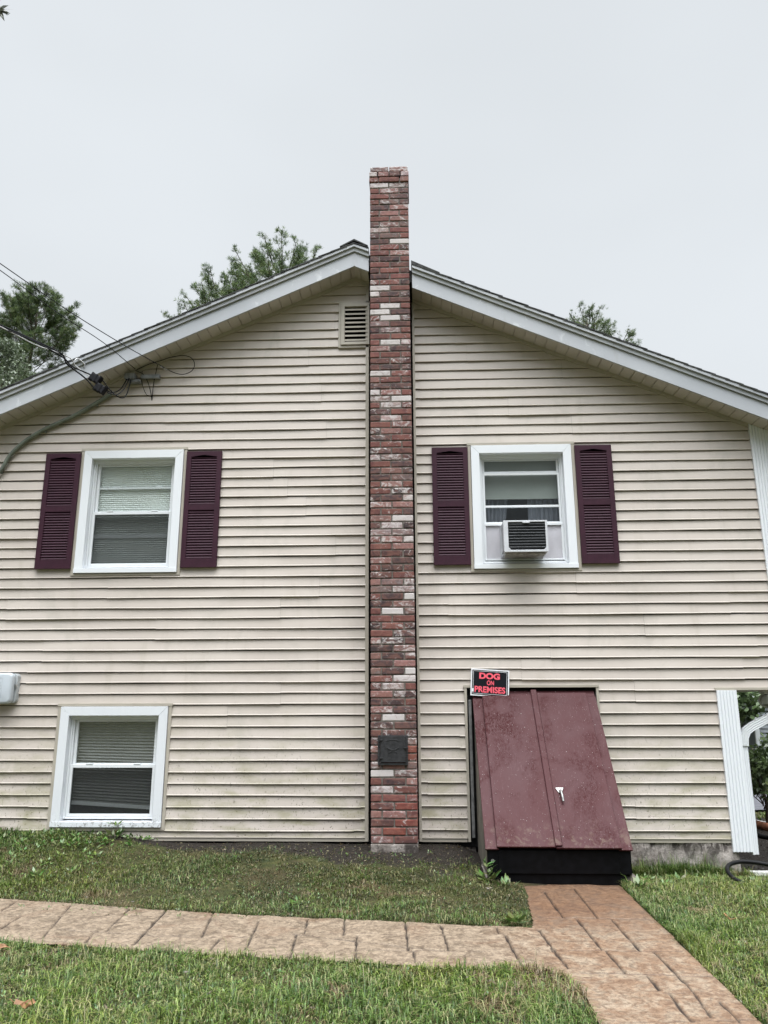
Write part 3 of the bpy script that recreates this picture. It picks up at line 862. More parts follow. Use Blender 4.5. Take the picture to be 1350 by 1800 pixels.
# sealed patches beside the chimney front
ro.prism([(-0.62, APZ+0.246), (-0.437, zslope(-0.437, 0.236)), (-0.437, zslope(-0.437, 0.262)), (-0.62, APZ+0.268)], -0.304, 0.14)
ro.prism([(0.006, zslope(0.006, 0.240)), (0.30, zslope(0.30, 0.240)), (0.30, zslope(0.30, 0.268)), (0.006, zslope(0.006, 0.285))], -0.308, 0.14)
roof = ro.build('roof', M['shingle'], house)
rc = MB()
for i in range(34):
    y = -0.312+i*0.28; t = 0.0 if i else 0.004
    for s_ in (-1, 1):
        w = 0.15 if not (s_ > 0) else 0.145
        xb = APX+s_*w
        rc.prism([(APX, APZ+0.286+t), (xb, APZ-SL*w+0.270+t), (xb, APZ-SL*w+0.262), (APX, APZ+0.272)], y, y+0.30)
rc.build('ridge_cap', M['shingle'], roof)

# gable vent
ve = MB(); x0, x1, z0, z1 = -0.772, -0.443, 4.905, 5.442
ve.box(x0, x0+0.025, -0.028, 0.01, z0, z1); ve.box(x0+0.025, x1, -0.028, 0.01, z1-0.02, z1); ve.box(x0+0.025, x1, -0.028, 0.01, z0, z0+0.028)
ve.box(x0+0.027, x0+0.065, -0.042, 0.01, z0+0.03, z1-0.022); ve.box(-0.465, x1-0.001, -0.042, 0.01, z0+0.03, z1-0.022)
ve.box(x0+0.065, -0.465, -0.042, 0.01, z1-0.064, z1-0.022); ve.box(x0+0.065, -0.465, -0.042, 0.01, z0+0.03, z0+0.062)
for i in range(8):
    zb = z0+0.070+i*0.0505
    ve.prism_x([(-0.037, zb+0.002), (-0.037, zb+0.022), (0.012, zb+0.045), (0.012, zb+0.035)], x0+0.065, -0.465)
vent = ve.build('gable_vent', M['jchan'], house, bevel=0.0015)
MB().box(x0+0.05, -0.45, 0.0115, 0.0124, z0+0.03, z1-0.03).build('backing', M['darkgap'], vent)

# ------------------------------------------------------------------ windows
def mitred(mb, x0, x1, z0, z1, w, wb, y0, y1):
    g = 0.0008
    mb.prism([(x0+g, z1), (x1-g, z1), (x1-w-g, z1-w), (x0+w+g, z1-w)], y0, y1)
    mb.prism([(x0, z1-g), (x0+w, z1-w-g), (x0+w, z0+wb), (x0, z0+wb)], y0, y1)
    mb.prism([(x1, z1-g), (x1, z0+wb), (x1-w, z0+wb), (x1-w, z1-w-g)], y0, y1)


def ring(mb, x0, x1, z0, z1, w, y0, y1, wt=None, wbm=None):
    wt = wt or w; wbm = wbm or w
    mb.box(x0, x0+w, y0, y1, z0, z1); mb.box(x1-w, x1, y0, y1, z0, z1)
    mb.box(x0+w, x1-w, y0, y1, z1-wt, z1); mb.box(x0+w, x1-w, y0, y1, z0, z0+wbm)


def pleats(mb, x0, x1, z0, z1, y, p=0.0215, d=0.010, tilt=0.0):
    n = int((z1-z0)/p); vs = []
    for i in range(2*n+1):
        z = z1-i*(z1-z0)/(2*n); yy = y+(d if i % 2 else 0)
        vs += [(x0, yy, z), (x1, yy, z+tilt*(i/(2*n)))]
    mb.add(vs, [(2*i, 2*i+1, 2*i+3, 2*i+2) for i in range(2*n)])


def window(kind, w):
    x0, x1, z0, z1 = w
    win = empty('window', ((x0+x1)/2, 0, z0)); win.parent = house
    lx = -(x0+x1)/2; lz = -z0
    class W(MB):
        def build(s, name, mat, parent=win, **k):
            s.v = [(p[0]+lx, p[1], p[2]+lz) for p in s.v]; o = MB.build(s, name, mat, parent, **k); return o
    j = W(); wj = 0.030
    j.box(x0, x0+wj, -0.024, 0.012, z0, z1-0.024); j.box(x1-wj, x1, -0.024, 0.012, z0, z1-0.024)
    j.box(x0-0.005, x1+0.005, -0.028, 0.012, z1-0.0235, z1+0.004); j.box(x0+wj, x1-wj, -0.024, 0.012, z0, z0+0.022)
    j.build('channel', M['jchan'], bevel=0.0015)
    cx0, cx1, cz0, cz1 = x0+0.034, x1-0.034, z0+0.026, z1-0.026
    c = W(); mitred(c, cx0, cx1, cz0, cz1, 0.083, 0.046, -0.036, 0.0)
    c.box(cx0-0.002, cx1+0.002, -0.042, 0.01, cz0, cz0+0.0455)
    ix0, ix1, iz0, iz1 = cx0+0.083, cx1-0.083, cz0+0.046, cz1-0.083
    # deep returns (jambs, head, sloped sill)
    c.box(ix0-0.012, ix0, 0.0005, 0.13, iz0, iz1); c.box(ix1, ix1+0.012, 0.0005, 0.13, iz0, iz1)
    c.box(ix0-0.012, ix1+0.012, 0.0005, 0.13, iz1, iz1+0.012)
    c.prism_x([(0.0105, iz0-0.012), (0.0105, iz0-0.002), (0.12, iz0+0.014), (0.12, iz0-0.012)], ix0-0.012, ix1+0.012)
    c.build('casing', M['trim_dirty' if kind == 'low' else 'trim'], bevel=0.002)
    f = W()
    ring(f, ix0+0.001, ix1-0.001, iz0+0.016, iz1-0.001, 0.018, 0.030, 0.10, 0.026, 0.014)
    ring(f, ix0+0.019, ix1-0.019, iz0+0.030, iz1-0.027, 0.012, 0.042, 0.10, 0.012, 0.010)
    f.build('frame', M['vinyl'], bevel=0.002)
    sx0, sx1 = ix0+0.033, ix1-0.033
    gw = 0.030
    if kind == 'ac':
        zm = 3.508; tz = iz1-0.041
    else:
        zm = z0+(0.664 if kind == 'tall' else 0.565); tz = iz1-0.041
    bz = iz0+0.042
    u = W()
    if kind == 'ac':
        ring(u, sx0, sx1, 3.535, tz, 0.022, 0.070, 0.092, 0.012, 0.012)
        ring(u, sx0, sx1, 3.005, 3.528, 0.020, 0.050, 0.072, 0.026, 0.012)
        u.box(sx0+0.02, sx1-0.02, 0.058, 0.084, 3.168, 3.190)
        u.box(sx0-0.004, sx1+0.004, 0.036, 0.07, 2.978, 3.003)
        u.box(sx0-0.004, sx1+0.004, 0.036, 0.07, iz0+0.018+0.03, iz0+0.062)
        u.box(sx0-0.005, sx0+0.014, 0.038, 0.07, iz0+0.06, 2.978); u.box(sx1-0.014, sx1+0.005, 0.038, 0.07, iz0+0.06, 2.978)
    else:
        ring(u, sx0, sx1, zm-0.012, tz, 0.026, 0.066, 0.090, 0.016, 0.024)
    u.build('upper_sash', M['vinyl'], bevel=0.0015)
    g1 = W()
    def sheet(m, xa, xb, y, za, zb): return m.add([(xa, y, za), (xb, y, za), (xb, y, zb), (xa, y, zb)], [(0, 1, 2, 3)])
    if kind == 'ac': sheet(g1, sx0+0.02, sx1-0.02, 0.080, 3.54, tz-0.01); sheet(W(), 0, 1, 0, 0, 1); g3 = W(); sheet(g3, sx0+0.018, sx1-0.018, 0.060, 3.012, 3.506); g3.build('glass', M['glass'])
    else: sheet(g1, sx0+0.022, sx1-0.022, 0.077, zm+0.005, tz-0.010)
    g1.build('glass', M['glass'])
    if kind != 'ac':
        l = W(); ring(l, sx0-0.008, sx1+0.008, bz-0.008, zm+0.002, 0.026, 0.038, 0.064, 0.030, 0.026)
        for xx in (sx0+0.14, sx1-0.20): l.box(xx, xx+0.065, 0.034, 0.060, zm+0.0025, zm+0.012)
        l.build('lower_sash', M['vinyl'], bevel=0.002)
        g2 = W(); sheet(g2, sx0+0.015, sx1-0.015, 0.051, bz+0.014, zm-0.024); g2.build('glass', M['glass'])
        sc_ = W(); sc_.add([(sx0+0.016, 0.0445, bz+0.016), (sx1-0.016, 0.0445, bz+0.016), (sx1-0.016, 0.0445, zm-0.026), (sx0+0.016, 0.0445, zm-0.026)], [(0, 1, 2, 3)])
        sc_.build('insect_screen', M['screen'])
    # blinds and room
    b = W()
    if kind == 'tall':
        pleats(b, sx0+0.0, sx1, z0+0.10, tz, 0.108)
        b2 = W(); b2.box(sx0+0.024, sx1-0.024, 0.080, 0.106, z0+0.915, z0+0.935)
        for xx in (sx0+0.16, sx0+0.60): b2.box(xx, xx+0.075, 0.086, 0.093, z0+0.937, z0+0.946)
        b2.build('inner_rail', M['vinyl'], bevel=0.002)
        b3 = W(); b3.box(sx0, sx1, 0.10, 0.118, z0+0.405, z0+0.440); b3.build('inner_rail', M['vinyl'], bevel=0.002)
        b.build('blind', M['blind'])
    elif kind == 'low':
        pleats(b, sx0+0.0, sx1, z0+0.235, tz, 0.118, 0.026, 0.014, -0.045)
        b.build('blind', M['blinddark'])
        b2 = W(); b2.prism([(sx0, z0+0.205), (sx1, z0+0.158), (sx1, z0+0.188), (sx0, z0+0.237)], 0.115, 0.140)
        b2.build('inner_rail', M['vinyl'], bevel=0.002)
    else:
        b.box(sx0-0.01, sx1+0.01, 0.135, 0.139, 3.30, iz1); b.box(sx0-0.01, sx1+0.01, 0.128, 0.146, 3.272, 3.300)
        b.build('blind', M['roller'])
        for (ca, cb, cd) in ((sx0-0.01, sx0+0.27, 0.10), (sx0+0.46, sx1+0.01, -0.03)):
            cu = W(); n = 60; vs = []
            for i in range(n+1):
                t = i/n
                for kz in range(8):
                    zz = 3.35-(3.35-2.55)*kz/7; sh_ = cd*(kz/7)*t
                    vs.append((ca+(cb-ca)*t-sh_, 0.20+0.012*math.sin(t*40+kz*.1)+0.005*math.sin(t*91), zz))
            cu.add(vs, [(i*8+k, (i+1)*8+k, (i+1)*8+k+1, i*8+k+1) for i in range(n) for k in range(7)])
            cu.build('curtain', M['curtain'], smooth=True)
    r = W(); a0, a1, b0, b1, dpt = x0+0.062, x1-0.062, z0+0.062, z1-0.062, 1.4
    r.add([(a0-.5, 0.131, b0-.3), (a1+.5, 0.131, b0-.3), (a1+.5, 0.131, b1+.3), (a0-.5, 0.131, b1+.3), (a0-.5, dpt, b0-.3), (a1+.5, dpt, b0-.3), (a1+.5, dpt, b1+.3), (a0-.5, dpt, b1+.3)],
          [(4, 5, 6, 7), (0, 4, 7, 3), (1, 2, 6, 5), (3, 7, 6, 2), (0, 1, 5, 4)])
    r.build('room', M['room'])
    if kind == 'ac':
        # pleated filler panels beside the unit
        for (pa, pb) in ((sx0+0.014, 0.872), (1.262, sx1-0.014)):
            ac = W()
            n = int((pb-pa)/0.011); vs = []
            for i in range(2*n+1):
                x = pa+(pb-pa)*i/(2*n); yy = 0.048+(0.009 if i % 2 else 0)
                vs += [(x, yy, iz0+0.06), (x, yy, 2.978)]
            ac.add(vs, [(2*i, 2*i+2, 2*i+3, 2*i+1) for i in range(2*n)])
            ac.build('filler_panel', M['accordion'])
    return win


w1 = window('tall', WIN[0]); w1['label'] = 'upstairs window left of the chimney with pale pleated blind'
w2 = window('ac', WIN[1]); w2['label'] = 'upstairs window right of the chimney with filler panels around the air conditioner'
w3 = window('low', WIN[2]); w3['label'] = 'lower window near the grass with dirty sill and dark lower sash'


# ------------------------------------------------------------------ shutters
def shutter(xc):
    W_, Z0, Z1 = 0.362, 2.575, 3.777
    s = empty('shutter', (xc, -0.02, Z0)); s.parent = house
    w = W_/2; h = Z1-Z0
    f = MB(); st = 0.050
    f.box(-w, -w+st, -0.026, 0.0, 0, h); f.box(w-st, w, -0.026, 0.0, 0, h)
    f.box(-w+st, w-st, -0.026, 0.0, 0, 0.088); f.box(-w+st, w-st, -0.026, 0.0, 0.582, 0.640)
    # arched head
    n = 16; pts = [(-w+st, h), (-w+st, h-0.062)]
    for i in range(n+1):
        t = i/n; x = -w+st+(2*w-2*st)*t
        pts.append((x, h-0.060+0.020*math.exp(-((t-0.5)/0.17)**2)))
    pts += [(w-st, h-0.062), (w-st, h)]
    f.prism(pts, -0.026, 0.0)
    f.build('frame', M['shutter'], s, bevel=0.003)
    l = MB()
    for (za, zb) in ((0.090, 0.580), (0.642, h-0.046)):
        k = int((zb-za)/0.0262)
        for i in range(k):
            z = za+(zb-za)*i/k; p = (zb-za)/k
            l.prism_x([(-0.021, z+0.002), (-0.0215, z+0.007), (-0.006, z+p+0.004), (-0.003, z+p+0.002), (-0.004, z-0.001)], -w+st, w-st)
    l.build('louvres', M['shutter'], s)
    b = MB(); b.box(-w+st-.004, w-st+.004, -0.004, 0.0, 0.05, h-0.03); b.build('back_panel', M['shutter'], s)
    return s
for xc in (-3.590, -2.128, 0.370, 1.800): shutter(xc)

# ------------------------------------------------------------------ chimney
ROWS = """A gp;4 wpdw;B rrp;A wg;B rpd;A rd;B rgd;A dp;B rpr;A rp;B dpg;A wr;B dgr;A dW;B rrd;A rp;B ddr;A rm;B mrm;A dr;B rrd;A Wr;B wdd;A mm;B rWr;A Wd;B rWd;A gm;B dgr;A rr;B rWw;A pd;B rrr;A mm;B mdd;A Wr;B prm;A dd;B wpr;A gW;B rwr;A dr;B dwm;A rp;B dpm;A dr;B rrr;A dm;B wgm;A rd;B dpd;A dg;B rpr;A rD;B ddw;A pp;B rrd;A pw;B dwD;A wg;B rpw;A rp;B mmd;A pd;B rDm;A mr;B pgg;A gw;B rdW;A Dp;B rWg;A rr;B DrD;A rd;B pDd;A dp;B pdm;A dp;B gdW;A rw;B mwr;A pD;B ddr;A pd;B mWm;A dd;B mdd;A dg;B p_R;A dR;B gpg;A Wg;B rdp;A wr;B rrr;A mR;B ppr;A mR;B pRm;A pm""".split(';')
COLS = {'r': (0.185, 0.070, 0.062, .14), 'R': (0.20, 0.058, 0.042, .14), 'm': (0.105, 0.052, 0.048, .14), 'd': (0.068, 0.050, 0.054, .16), 'D': (0.045, 0.036, 0.040, .35),
        'p': (0.30, 0.165, 0.150, .30), 'g': (0.20, 0.150, 0.145, .30), 'w': (0.40, 0.31, 0.31, .62), 'W': (0.50, 0.46, 0.46, .9), '_': (0.05, 0.04, 0.04, 0)}
chim = empty('chimney', (-0.2026, 0, 0.0)); chim.parent = house
CW = 0.408; CY0, CY1 = -0.300, 0.105; ZT = 6.897; RP = 0.068074
rb = random.Random(21)
Vb, Fb, Cb = [], [], []
def lean(z): return -0.0027*(z-0.09)
def brick(x0, x1, y0, y1, z0, z1, col):
    j = lambda a=0.0013: rb.uniform(-a, a)
    n = len(Vb); sh_ = lean(z0)
    yj = rb.uniform(-0.0022, 0.0022); zr = rb.uniform(-0.0012, 0.0012)
    for (x, y, z) in [(x0, y0, z0), (x1, y0, z0), (x1, y1, z0), (x0, y1, z0), (x0, y0, z1), (x1, y0, z1), (x1, y1, z1), (x0, y1, z1)]:
        Vb.append((x+sh_+j(), y+j()+yj, z+j()+(zr if x == x0 else -zr)))
    for f in [(0, 3, 2, 1), (4, 5, 6, 7), (0, 1, 5, 4), (1, 2, 6, 5), (2, 3, 7, 6), (3, 0, 4, 7)]: Fb.append(tuple(i+n for i in f))
    v = rb.uniform(0.66, 1.05)
    Cb.extend([(col[0]*v, col[1]*v*rb.uniform(.95, 1.05), col[2]*v, min(1, max(0, col[3]+rb.uniform(-.12, .28))))]*8)
hw = CW/2; gp = 0.0055
rl = 'rrmdpgrmdw'
for i, row in enumerate(ROWS):
    t, cs = row.split(); zt = ZT-i*RP; za, zb = zt-RP+gp, zt-gp+0.001
    e = 0.0; pr = 0.0
    if i == 0: e = -0.004; pr = -0.004
    if i in (1, 2): e = 0.008; pr = 0.008
    xl, xr = -hw-e, hw+e; yf = CY0-pr
    if t == 'A': sp_x = [xl, 0.0+rb.uniform(-.004, .004), xr]; dep = [0.095, 0.095]
    elif t == 'B': sp_x = [xl, xl+0.099, xr-0.099, xr]; dep = [0.198, 0.095, 0.198]
    else: sp_x = [xl, xl+0.09, 0.0, xr-0.09, xr]; dep = [0.198, 0.095, 0.095, 0.198]
    zd0, zd1 = 0.745, 0.990
    for kx in range(len(sp_x)-1):
        a_, b_ = sp_x[kx]+(gp if kx else 0), sp_x[kx+1]-(gp if kx < len(sp_x)-2 else 0)
        if cs[kx] == '_': continue
        brick(a_, b_, yf, yf+dep[kx], za, zb, COLS[cs[kx]])
    # sides
    d0 = dep[0]+gp*2
    ys = [yf+d0, yf+d0+0.2, CY1] if t == 'A' else [yf+d0, CY1]
    for ka in range(len(ys)-1):
        for (sa, sb) in ((xl, xl+0.095), (xr-0.095, xr)):
            if ys[ka+1]-ys[ka] > 0.03: brick(sa, sb, ys[ka], ys[ka+1]-gp*2, za, zb, COLS[rb.choice(rl)])
    if zb > 5.6:
        brick(xl+0.1, 0-gp, CY1-0.1, CY1-gp, za, zb, COLS[rb.choice(rl)]); brick(gp, xr-0.1, CY1-0.1, CY1-gp, za, zb, COLS[rb.choice(rl)])
me = bpy.data.meshes.new('brickwork'); me.from_pydata(Vb, [], Fb); me.update()
ca = me.color_attributes.new('col', 'FLOAT_COLOR', 'POINT'); ca.data.foreach_set('color', np.array(Cb, np.float32).ravel())
me.materials.append(M['brick']); bo = bpy.data.objects.new('brickwork', me); C.objects.link(bo); bo.parent = chim
bv = bo.modifiers.new('bevel', 'BEVEL'); bv.width = 0.0075; bv.segments = 2
mo = MB(); zs_ = [0.0+i*0.25 for i in range(28)]
for za, zb in zip(zs_[:-1], zs_[1:]):
    zb = min(zb, 6.85); n_ = 0.0062
    if zb <= za: continue
    mo.prism([(-hw+n_+lean(za), za), (hw-n_+lean(za), za), (hw-n_+lean(zb), zb), (-hw+n_+lean(zb), zb)], CY0+n_, CY1-n_)
mo.build('mortar', M['mortar'], chim)
fb = MB(); fb.box(-hw-0.002, hw+0.002, CY0-0.004, 0.02, -0.1, 0.088); fb.build('footing', M['concrete'], chim, bevel=0.006)
fl = MB(); fl.box(-hw+lean(6.9)+0.07, hw+lean(6.9)-0.07, CY0+0.09, CY1-0.09, 6.80, 6.905); fl.build('flue_liner', M['mortar'], chim)
# clean-out door
cd = MB(); X0, X1, Z0, Z1 = -0.345+0.2026, -0.078+0.2026, 0.740, 0.993
ring(cd, X0, X1, Z0, Z1, 0.018, -0.318, -0.29)
cd.box(X0+0.022, X1-0.020, -0.326, -0.312, Z0+0.026, Z1-0.010)
for zz in (Z0+0.055, Z1-0.045): cd.box(X0+0.004, X0+0.045, -0.334, -0.3265, zz, zz+0.012); cd.tube([(X0+0.012, -0.333, zz-0.012), (X0+0.012, -0.333, zz+0.026)], 0.006, 8)
cd.box(X1-0.040, X1+0.004, -0.335, -0.3265, Z0+0.142, Z0+0.152)
mx_ = (X0+X1)/2
arc = [(mx_-0.055+0.11*t, -0.328, Z0+0.150-0.018*math.sin(PI*t)) for t in [i/12 for i in range(13)]]; cd.tube(arc, 0.0028, 6)
arc = [(mx_-0.042+0.084*t, -0.328, Z0+0.100+0.020*math.sin(PI*t)) for t in [i/12 for i in range(13)]]; cd.tube(arc, 0.0024, 6)
arc = [(mx_-0.06+0.12*t, -0.328, Z0+0.205+0.012*math.sin(PI*t)) for t in [i/12 for i in range(13)]]; cd.tube(arc, 0.0022, 6)
for kx in range(7): cd.box(mx_-0.034+kx*0.010, mx_-0.029+kx*0.010, -0.329, -0.3262, Z0+0.124, Z0+0.132)
cd.build('clean_out_door', M['iron'], chim, bevel=0.002)

# ------------------------------------------------------------------ downspout and gutter
def rect_pipe(pts, w, d, widths=None):
    """ribbed rectangular pipe swept along pts; w across, d deep (y)"""
    m = MB(); pts = [Vector(p) for p in pts]
    prof = []
    nf = 4
    for (sx, sy, ex, ey) in ((-1, -1, 1, -1), (1, -1, 1, 1), (1, 1, -1, 1), (-1, 1, -1, -1)):
        for i in range(nf*2):
            t = i/(nf*2); u, v = sx+(ex-sx)*t, sy+(ey-sy)*t
            q = 0.90 if i % 2 else 1.0
            prof.append((u*(q if abs(u) > 0.999 and i else 1), v*(q if abs(v) > 0.999 and i else 1)))
    k = len(prof); base = 0; vs = []
    for i, p in enumerate(pts):
        t = (pts[min(i+1, len(pts)-1)]-pts[max(i-1, 0)]).normalized()
        dv = Vector((0, 1, 0)); sd_ = dv.cross(t).normalized(); d2 = t.cross(sd_).normalized()
        for (u, v) in prof: vs.append(p+sd_*(u*w/2)+d2*(v*d/2))
    m.add(vs, [(i*k+j, i*k+(j+1) % k, (i+1)*k+(j+1) % k, (i+1)*k+j) for i in range(len(pts)-1) for j in range(k)]+[tuple(range(k)), tuple(range((len(pts)-1)*k, len(pts)*k))])
    return m
dsx = 3.012; dsy = 0.12
pts = [(3.62, dsy, 1.30), (3.50, dsy, 1.235), (3.12, dsy, 1.055), (3.06, dsy, 1.015), (3.030, dsy, 0.955), (3.022, dsy, 0.88)]
ds = empty('downspout', (3.0, dsy, 0)); ds.parent = house
m = rect_pipe([(p[0]-3.0, p[1]-dsy, p[2]) for p in pts], 0.072, 0.055); m.build('elbow', M['vinyl'], ds, bevel=0.001)
m = rect_pipe([(0.020, 0.01, 0.885), (0.018, 0.01, 0.4), (0.012, 0.01, -0.05)], 0.062, 0.050); m.build('pipe', M['trim'], ds)
m = rect_pipe([(0.62, 0, 1.30), (0.66, 0, 1.36), (0.67, 0, 1.45), (0.67, 0, 3.7), (0.82, 0, 3.86), (1.02, 0, 3.93)], 0.072, 0.055); m.build('riser', M['vinyl'], ds)
gu = MB(); gu.prism([(RXR+0.022, 3.93), (RXR+0.10, 3.93), (RXR+0.13, 4.0), (RXR+0.13, 4.03), (RXR+0.022, 4.03)], -0.25, 9.2); gu.build('gutter', M['vinyl'], house, bevel=0.002)

# ------------------------------------------------------------------ cellar bulkhead
BX0, BX1 = 0.524, 1.660
bk = tag(empty('cellar_bulkhead', ((BX0+BX1)/2, -0.5, -0.1)), 'sloping maroon steel cellar door against the siding at the top of the walk', 'cellar door')
OX, OY, OZ = -(BX0+BX1)/2, 0.5, 0.1
class KB(MB):
    def build(s, name, mat, parent=bk, **k):
        s.v = [(p[0]+OX, p[1]+OY, p[2]+OZ) for p in s.v]; return MB.build(s, name, mat, parent, **k)
T0 = (-0.01, 1.352); T1 = (-0.952, 0.160)      # (y,z) top and bottom of the door plane
ln = math.hypot(T1[0]-T0[0], T1[1]-T0[1]); dy_, dz_ = (T1[0]-T0[0])/ln, (T1[1]-T0[1])/ln
nyv, nzv = dz_, -dy_                           # outward normal in y,z
def slab(x0, x1, s0, s1, n0, n1, x0b=None, x1b=None):
    """slab on the sloped plane; s along slope from the top, n height above it"""
    x0b = x0 if x0b is None else x0b; x1b = x1 if x1b is None else x1b
    def q(s, n): return (T0[0]+dy_*s+nyv*n, T0[1]+dz_*s+nzv*n)
    v = []
    for (xa, xb, s) in ((x0, x1, s0), (x0b, x1b, s1)):
        for n in (n0, n1):
            y, z = q(s, n); v += [(xa, y, z), (xb, y, z)]
    k = KB(); k.add(v, [(0, 1, 3, 2), (4, 6, 7, 5), (0, 4, 5, 1), (2, 3, 7, 6), (0, 2, 6, 4), (1, 5, 7, 3)]); return k
slab(BX0, BX0+0.105, 0.035, ln, -0.012, 0.004).build('side_flange', M['bulk'], bevel=0.003)
slab(BX1-0.105, BX1, 0.030, ln+0.004, -0.012, 0.004).build('side_flange', M['bulk'], bevel=0.003)
slab(BX0+0.004, BX1-0.006, -0.030, 0.034, -0.02, 0.006).build('header', M['bulk'], bevel=0.003)
# folded vertical edges under the flanges
sd_l = KB(); sd_l.add([(BX0+0.012, T0[0], T0[1]-0.02), (BX0+0.012, T1[0]+0.02, T1[1]-0.01), (BX0+0.012, -0.90, -0.12), (BX0+0.012, 0.0, -0.12),
                       (BX0+0.024, T0[0], T0[1]-0.02), (BX0+0.024, T1[0]+0.02, T1[1]-0.01), (BX0+0.024, -0.90, -0.12), (BX0+0.024, 0.0, -0.12)],
                      [(0, 1, 2, 3), (7, 6, 5, 4), (0, 4, 5, 1), (1, 5, 6, 2), (2, 6, 7, 3), (3, 7, 4, 0)])
sd_l.build('side_plate', simple('dull grey brown steel', (0.14, 0.125, 0.10), 0.7, 0.3, 10))
sd_r = KB(); sd_r.add([(p[0], p[1], p[2]) for p in [(BX1-0.024, T0[0], T0[1]-0.02), (BX1-0.024, T1[0]+0.02, T1[1]-0.01), (BX1-0.024, -0.90, -0.2), (BX1-0.024, 0.0, -0.2),
                       (BX1-0.012, T0[0], T0[1]-0.02), (BX1-0.012, T1[0]+0.02, T1[1]-0.01), (BX1-0.012, -0.90, -0.2), (BX1-0.012, 0.0, -0.2)]],
                      [(0, 1, 2, 3), (7, 6, 5, 4), (0, 4, 5, 1), (1, 5, 6, 2), (2, 6, 7, 3), (3, 7, 4, 0)])
sd_r.build('side_plate', bpy.data.materials['dull grey brown steel'])
d1 = slab(BX0+0.090, 1.078, 0.028, ln-0.006, 0.008, 0.030); lf = d1.build('door', M['bulk'], bevel=0.004); lf['label'] = 'left leaf with a dull scuffed patch'
d2 = slab(1.072, BX1-0.086, 0.012, ln+0.004, 0.010, 0.032); rf = d2.build('door', M['bulk'], bevel=0.004); rf['label'] = 'right leaf with the centre strip and the handle'
st_ = slab(1.064, 1.116, -0.012, ln-0.008, 0.032, 0.048); st_.build('centre_strip', M['bulk'], rf, bevel=0.004)
st2 = slab(1.120, 1.124, 0.012, ln, 0.033, 0.0365); st2.build('seam', M['bulk'], rf)
def onslope(x, s, n): return (x, T0[0]+dy_*s+nyv*n, T0[1]+dz_*s+nzv*n)
hs = 1.005
h = KB(); hx = 1.172
# handle: flared plate + hanging lever
pl_ = [onslope(hx-0.033, hs, 0.033), onslope(hx+0.033, hs, 0.033), onslope(hx+0.010, hs+0.048, 0.033), onslope(hx-0.010, hs+0.048, 0.033)]
pl2 = [onslope(hx-0.033, hs, 0.040), onslope(hx+0.033, hs, 0.040), onslope(hx+0.010, hs+0.048, 0.040), onslope(hx-0.010, hs+0.048, 0.040)]
h.add(pl_+pl2, [(0, 1, 2, 3), (7, 6, 5, 4), (0, 4, 5, 1), (1, 5, 6, 2), (2, 6, 7, 3), (3, 7, 4, 0)])
h.tube([onslope(hx, hs+0.025, 0.040), onslope(hx+0.002, hs+0.035, 0.062), onslope(hx+0.004, hs+0.06, 0.070), onslope(hx+0.008, hs+0.10, 0.064), onslope(hx+0.010, hs+0.135, 0.056)], [0.008, 0.010, 0.0095, 0.0105, 0.009], 10)
h.build('handle', M['zinc'], rf, bevel=0.001)
for o in (rf,):
    pass
fr = KB(); fr.box(BX0+0.014, BX1-0.012, -0.934, -0.918, -0.02, 0.155); fr.box(BX0+0.06, BX1-0.05, -0.926, -0.912, -0.135, -0.021)
fr.box(BX0+0.10, BX1-0.105, -0.940, -0.9345, -0.015, 0.148); fr.build('front_panel', M['black'], bevel=0.002)
bt = KB(); bt.tube([(BX0+0.055, -0.936, 0.075), (BX0+0.055, -0.943, 0.075)], 0.014, 14); bt.build('bolt', M['zinc'])
cb = KB(); cb.box(BX0-0.0, BX1+0.035, -0.905, 0.05, -0.35, -0.04); cb.build('concrete_curb', M['concrete'], bevel=0.01)
bf = KB(); bf.box(0.486, 0.514, -0.035, 0.03, 0.10, 1.30); bf.build('wall_flange', simple('weathered grey steel edge', (0.14, 0.14, 0.14), 0.55, 0.3, 20), bevel=0.006)
MB().box(0.46, 1.69, 0.10, 0.12, -0.3, 1.42).build('stairwell_backing', M['darkgap'], house)

# ------------------------------------------------------------------ sign
sg = tag(empty('warning_sign', (0.690, -0.050, 1.452)), 'tilted black sign with red words DOG ON PREMISES above the maroon cellar door', 'sign')
sg.rotation_euler = (math.radians(-4), math.radians(4.0), 0)
SWD, SHT = 0.356, 0.248
MB().box(-SWD/2, SWD/2, -0.001, 0.002, -SHT/2, SHT/2).build('panel', M['signwhite'], sg, bevel=0.0008)
MB().box(-SWD/2+0.011, SWD/2-0.011, -0.0022, -0.0012, -SHT/2+0.011, SHT/2-0.011).build('black_field', M['signblack'], sg)
bd = MB(); ring(bd, -SWD/2+0.021, SWD/2-0.021, -SHT/2+0.019, SHT/2-0.019, 0.0028, -0.0032, -0.0024); bd.build('inner_border', M['signwhite'], sg)
def text(s, size, x, z, wscale, parent, bold=0.006):
    c = bpy.data.curves.new('t', 'FONT'); c.body = s; c.size = size; c.align_x = 'CENTER'; c.extrude = 0.0004; c.offset = bold
    o = bpy.data.objects.new('t', c); C.objects.link(o); bpy.context.view_layer.update()
    dg = bpy.context.evaluated_depsgraph_get(); me = bpy.data.meshes.new_from_object(o.evaluated_get(dg))
    C.objects.unlink(o); bpy.data.objects.remove(o)
    xs = [v.co.x for v in me.vertices]; zz = [v.co.y for v in me.vertices]
    cx = (min(xs)+max(xs))/2; z0 = min(zz); hh = max(zz)-z0; ww = max(xs)-min(xs)
    for v in me.vertices:
        X, Y_, Z_ = v.co; v.co = ((X-cx)/ww*wscale[0]+x, -0.0036-Z_, (Y_-z0)/hh*wscale[1]+z)
    me.materials.clear(); me.materials.append(M['signred'])
    t = bpy.data.objects.new('lettering', me); C.objects.link(t); t.parent = parent; return t
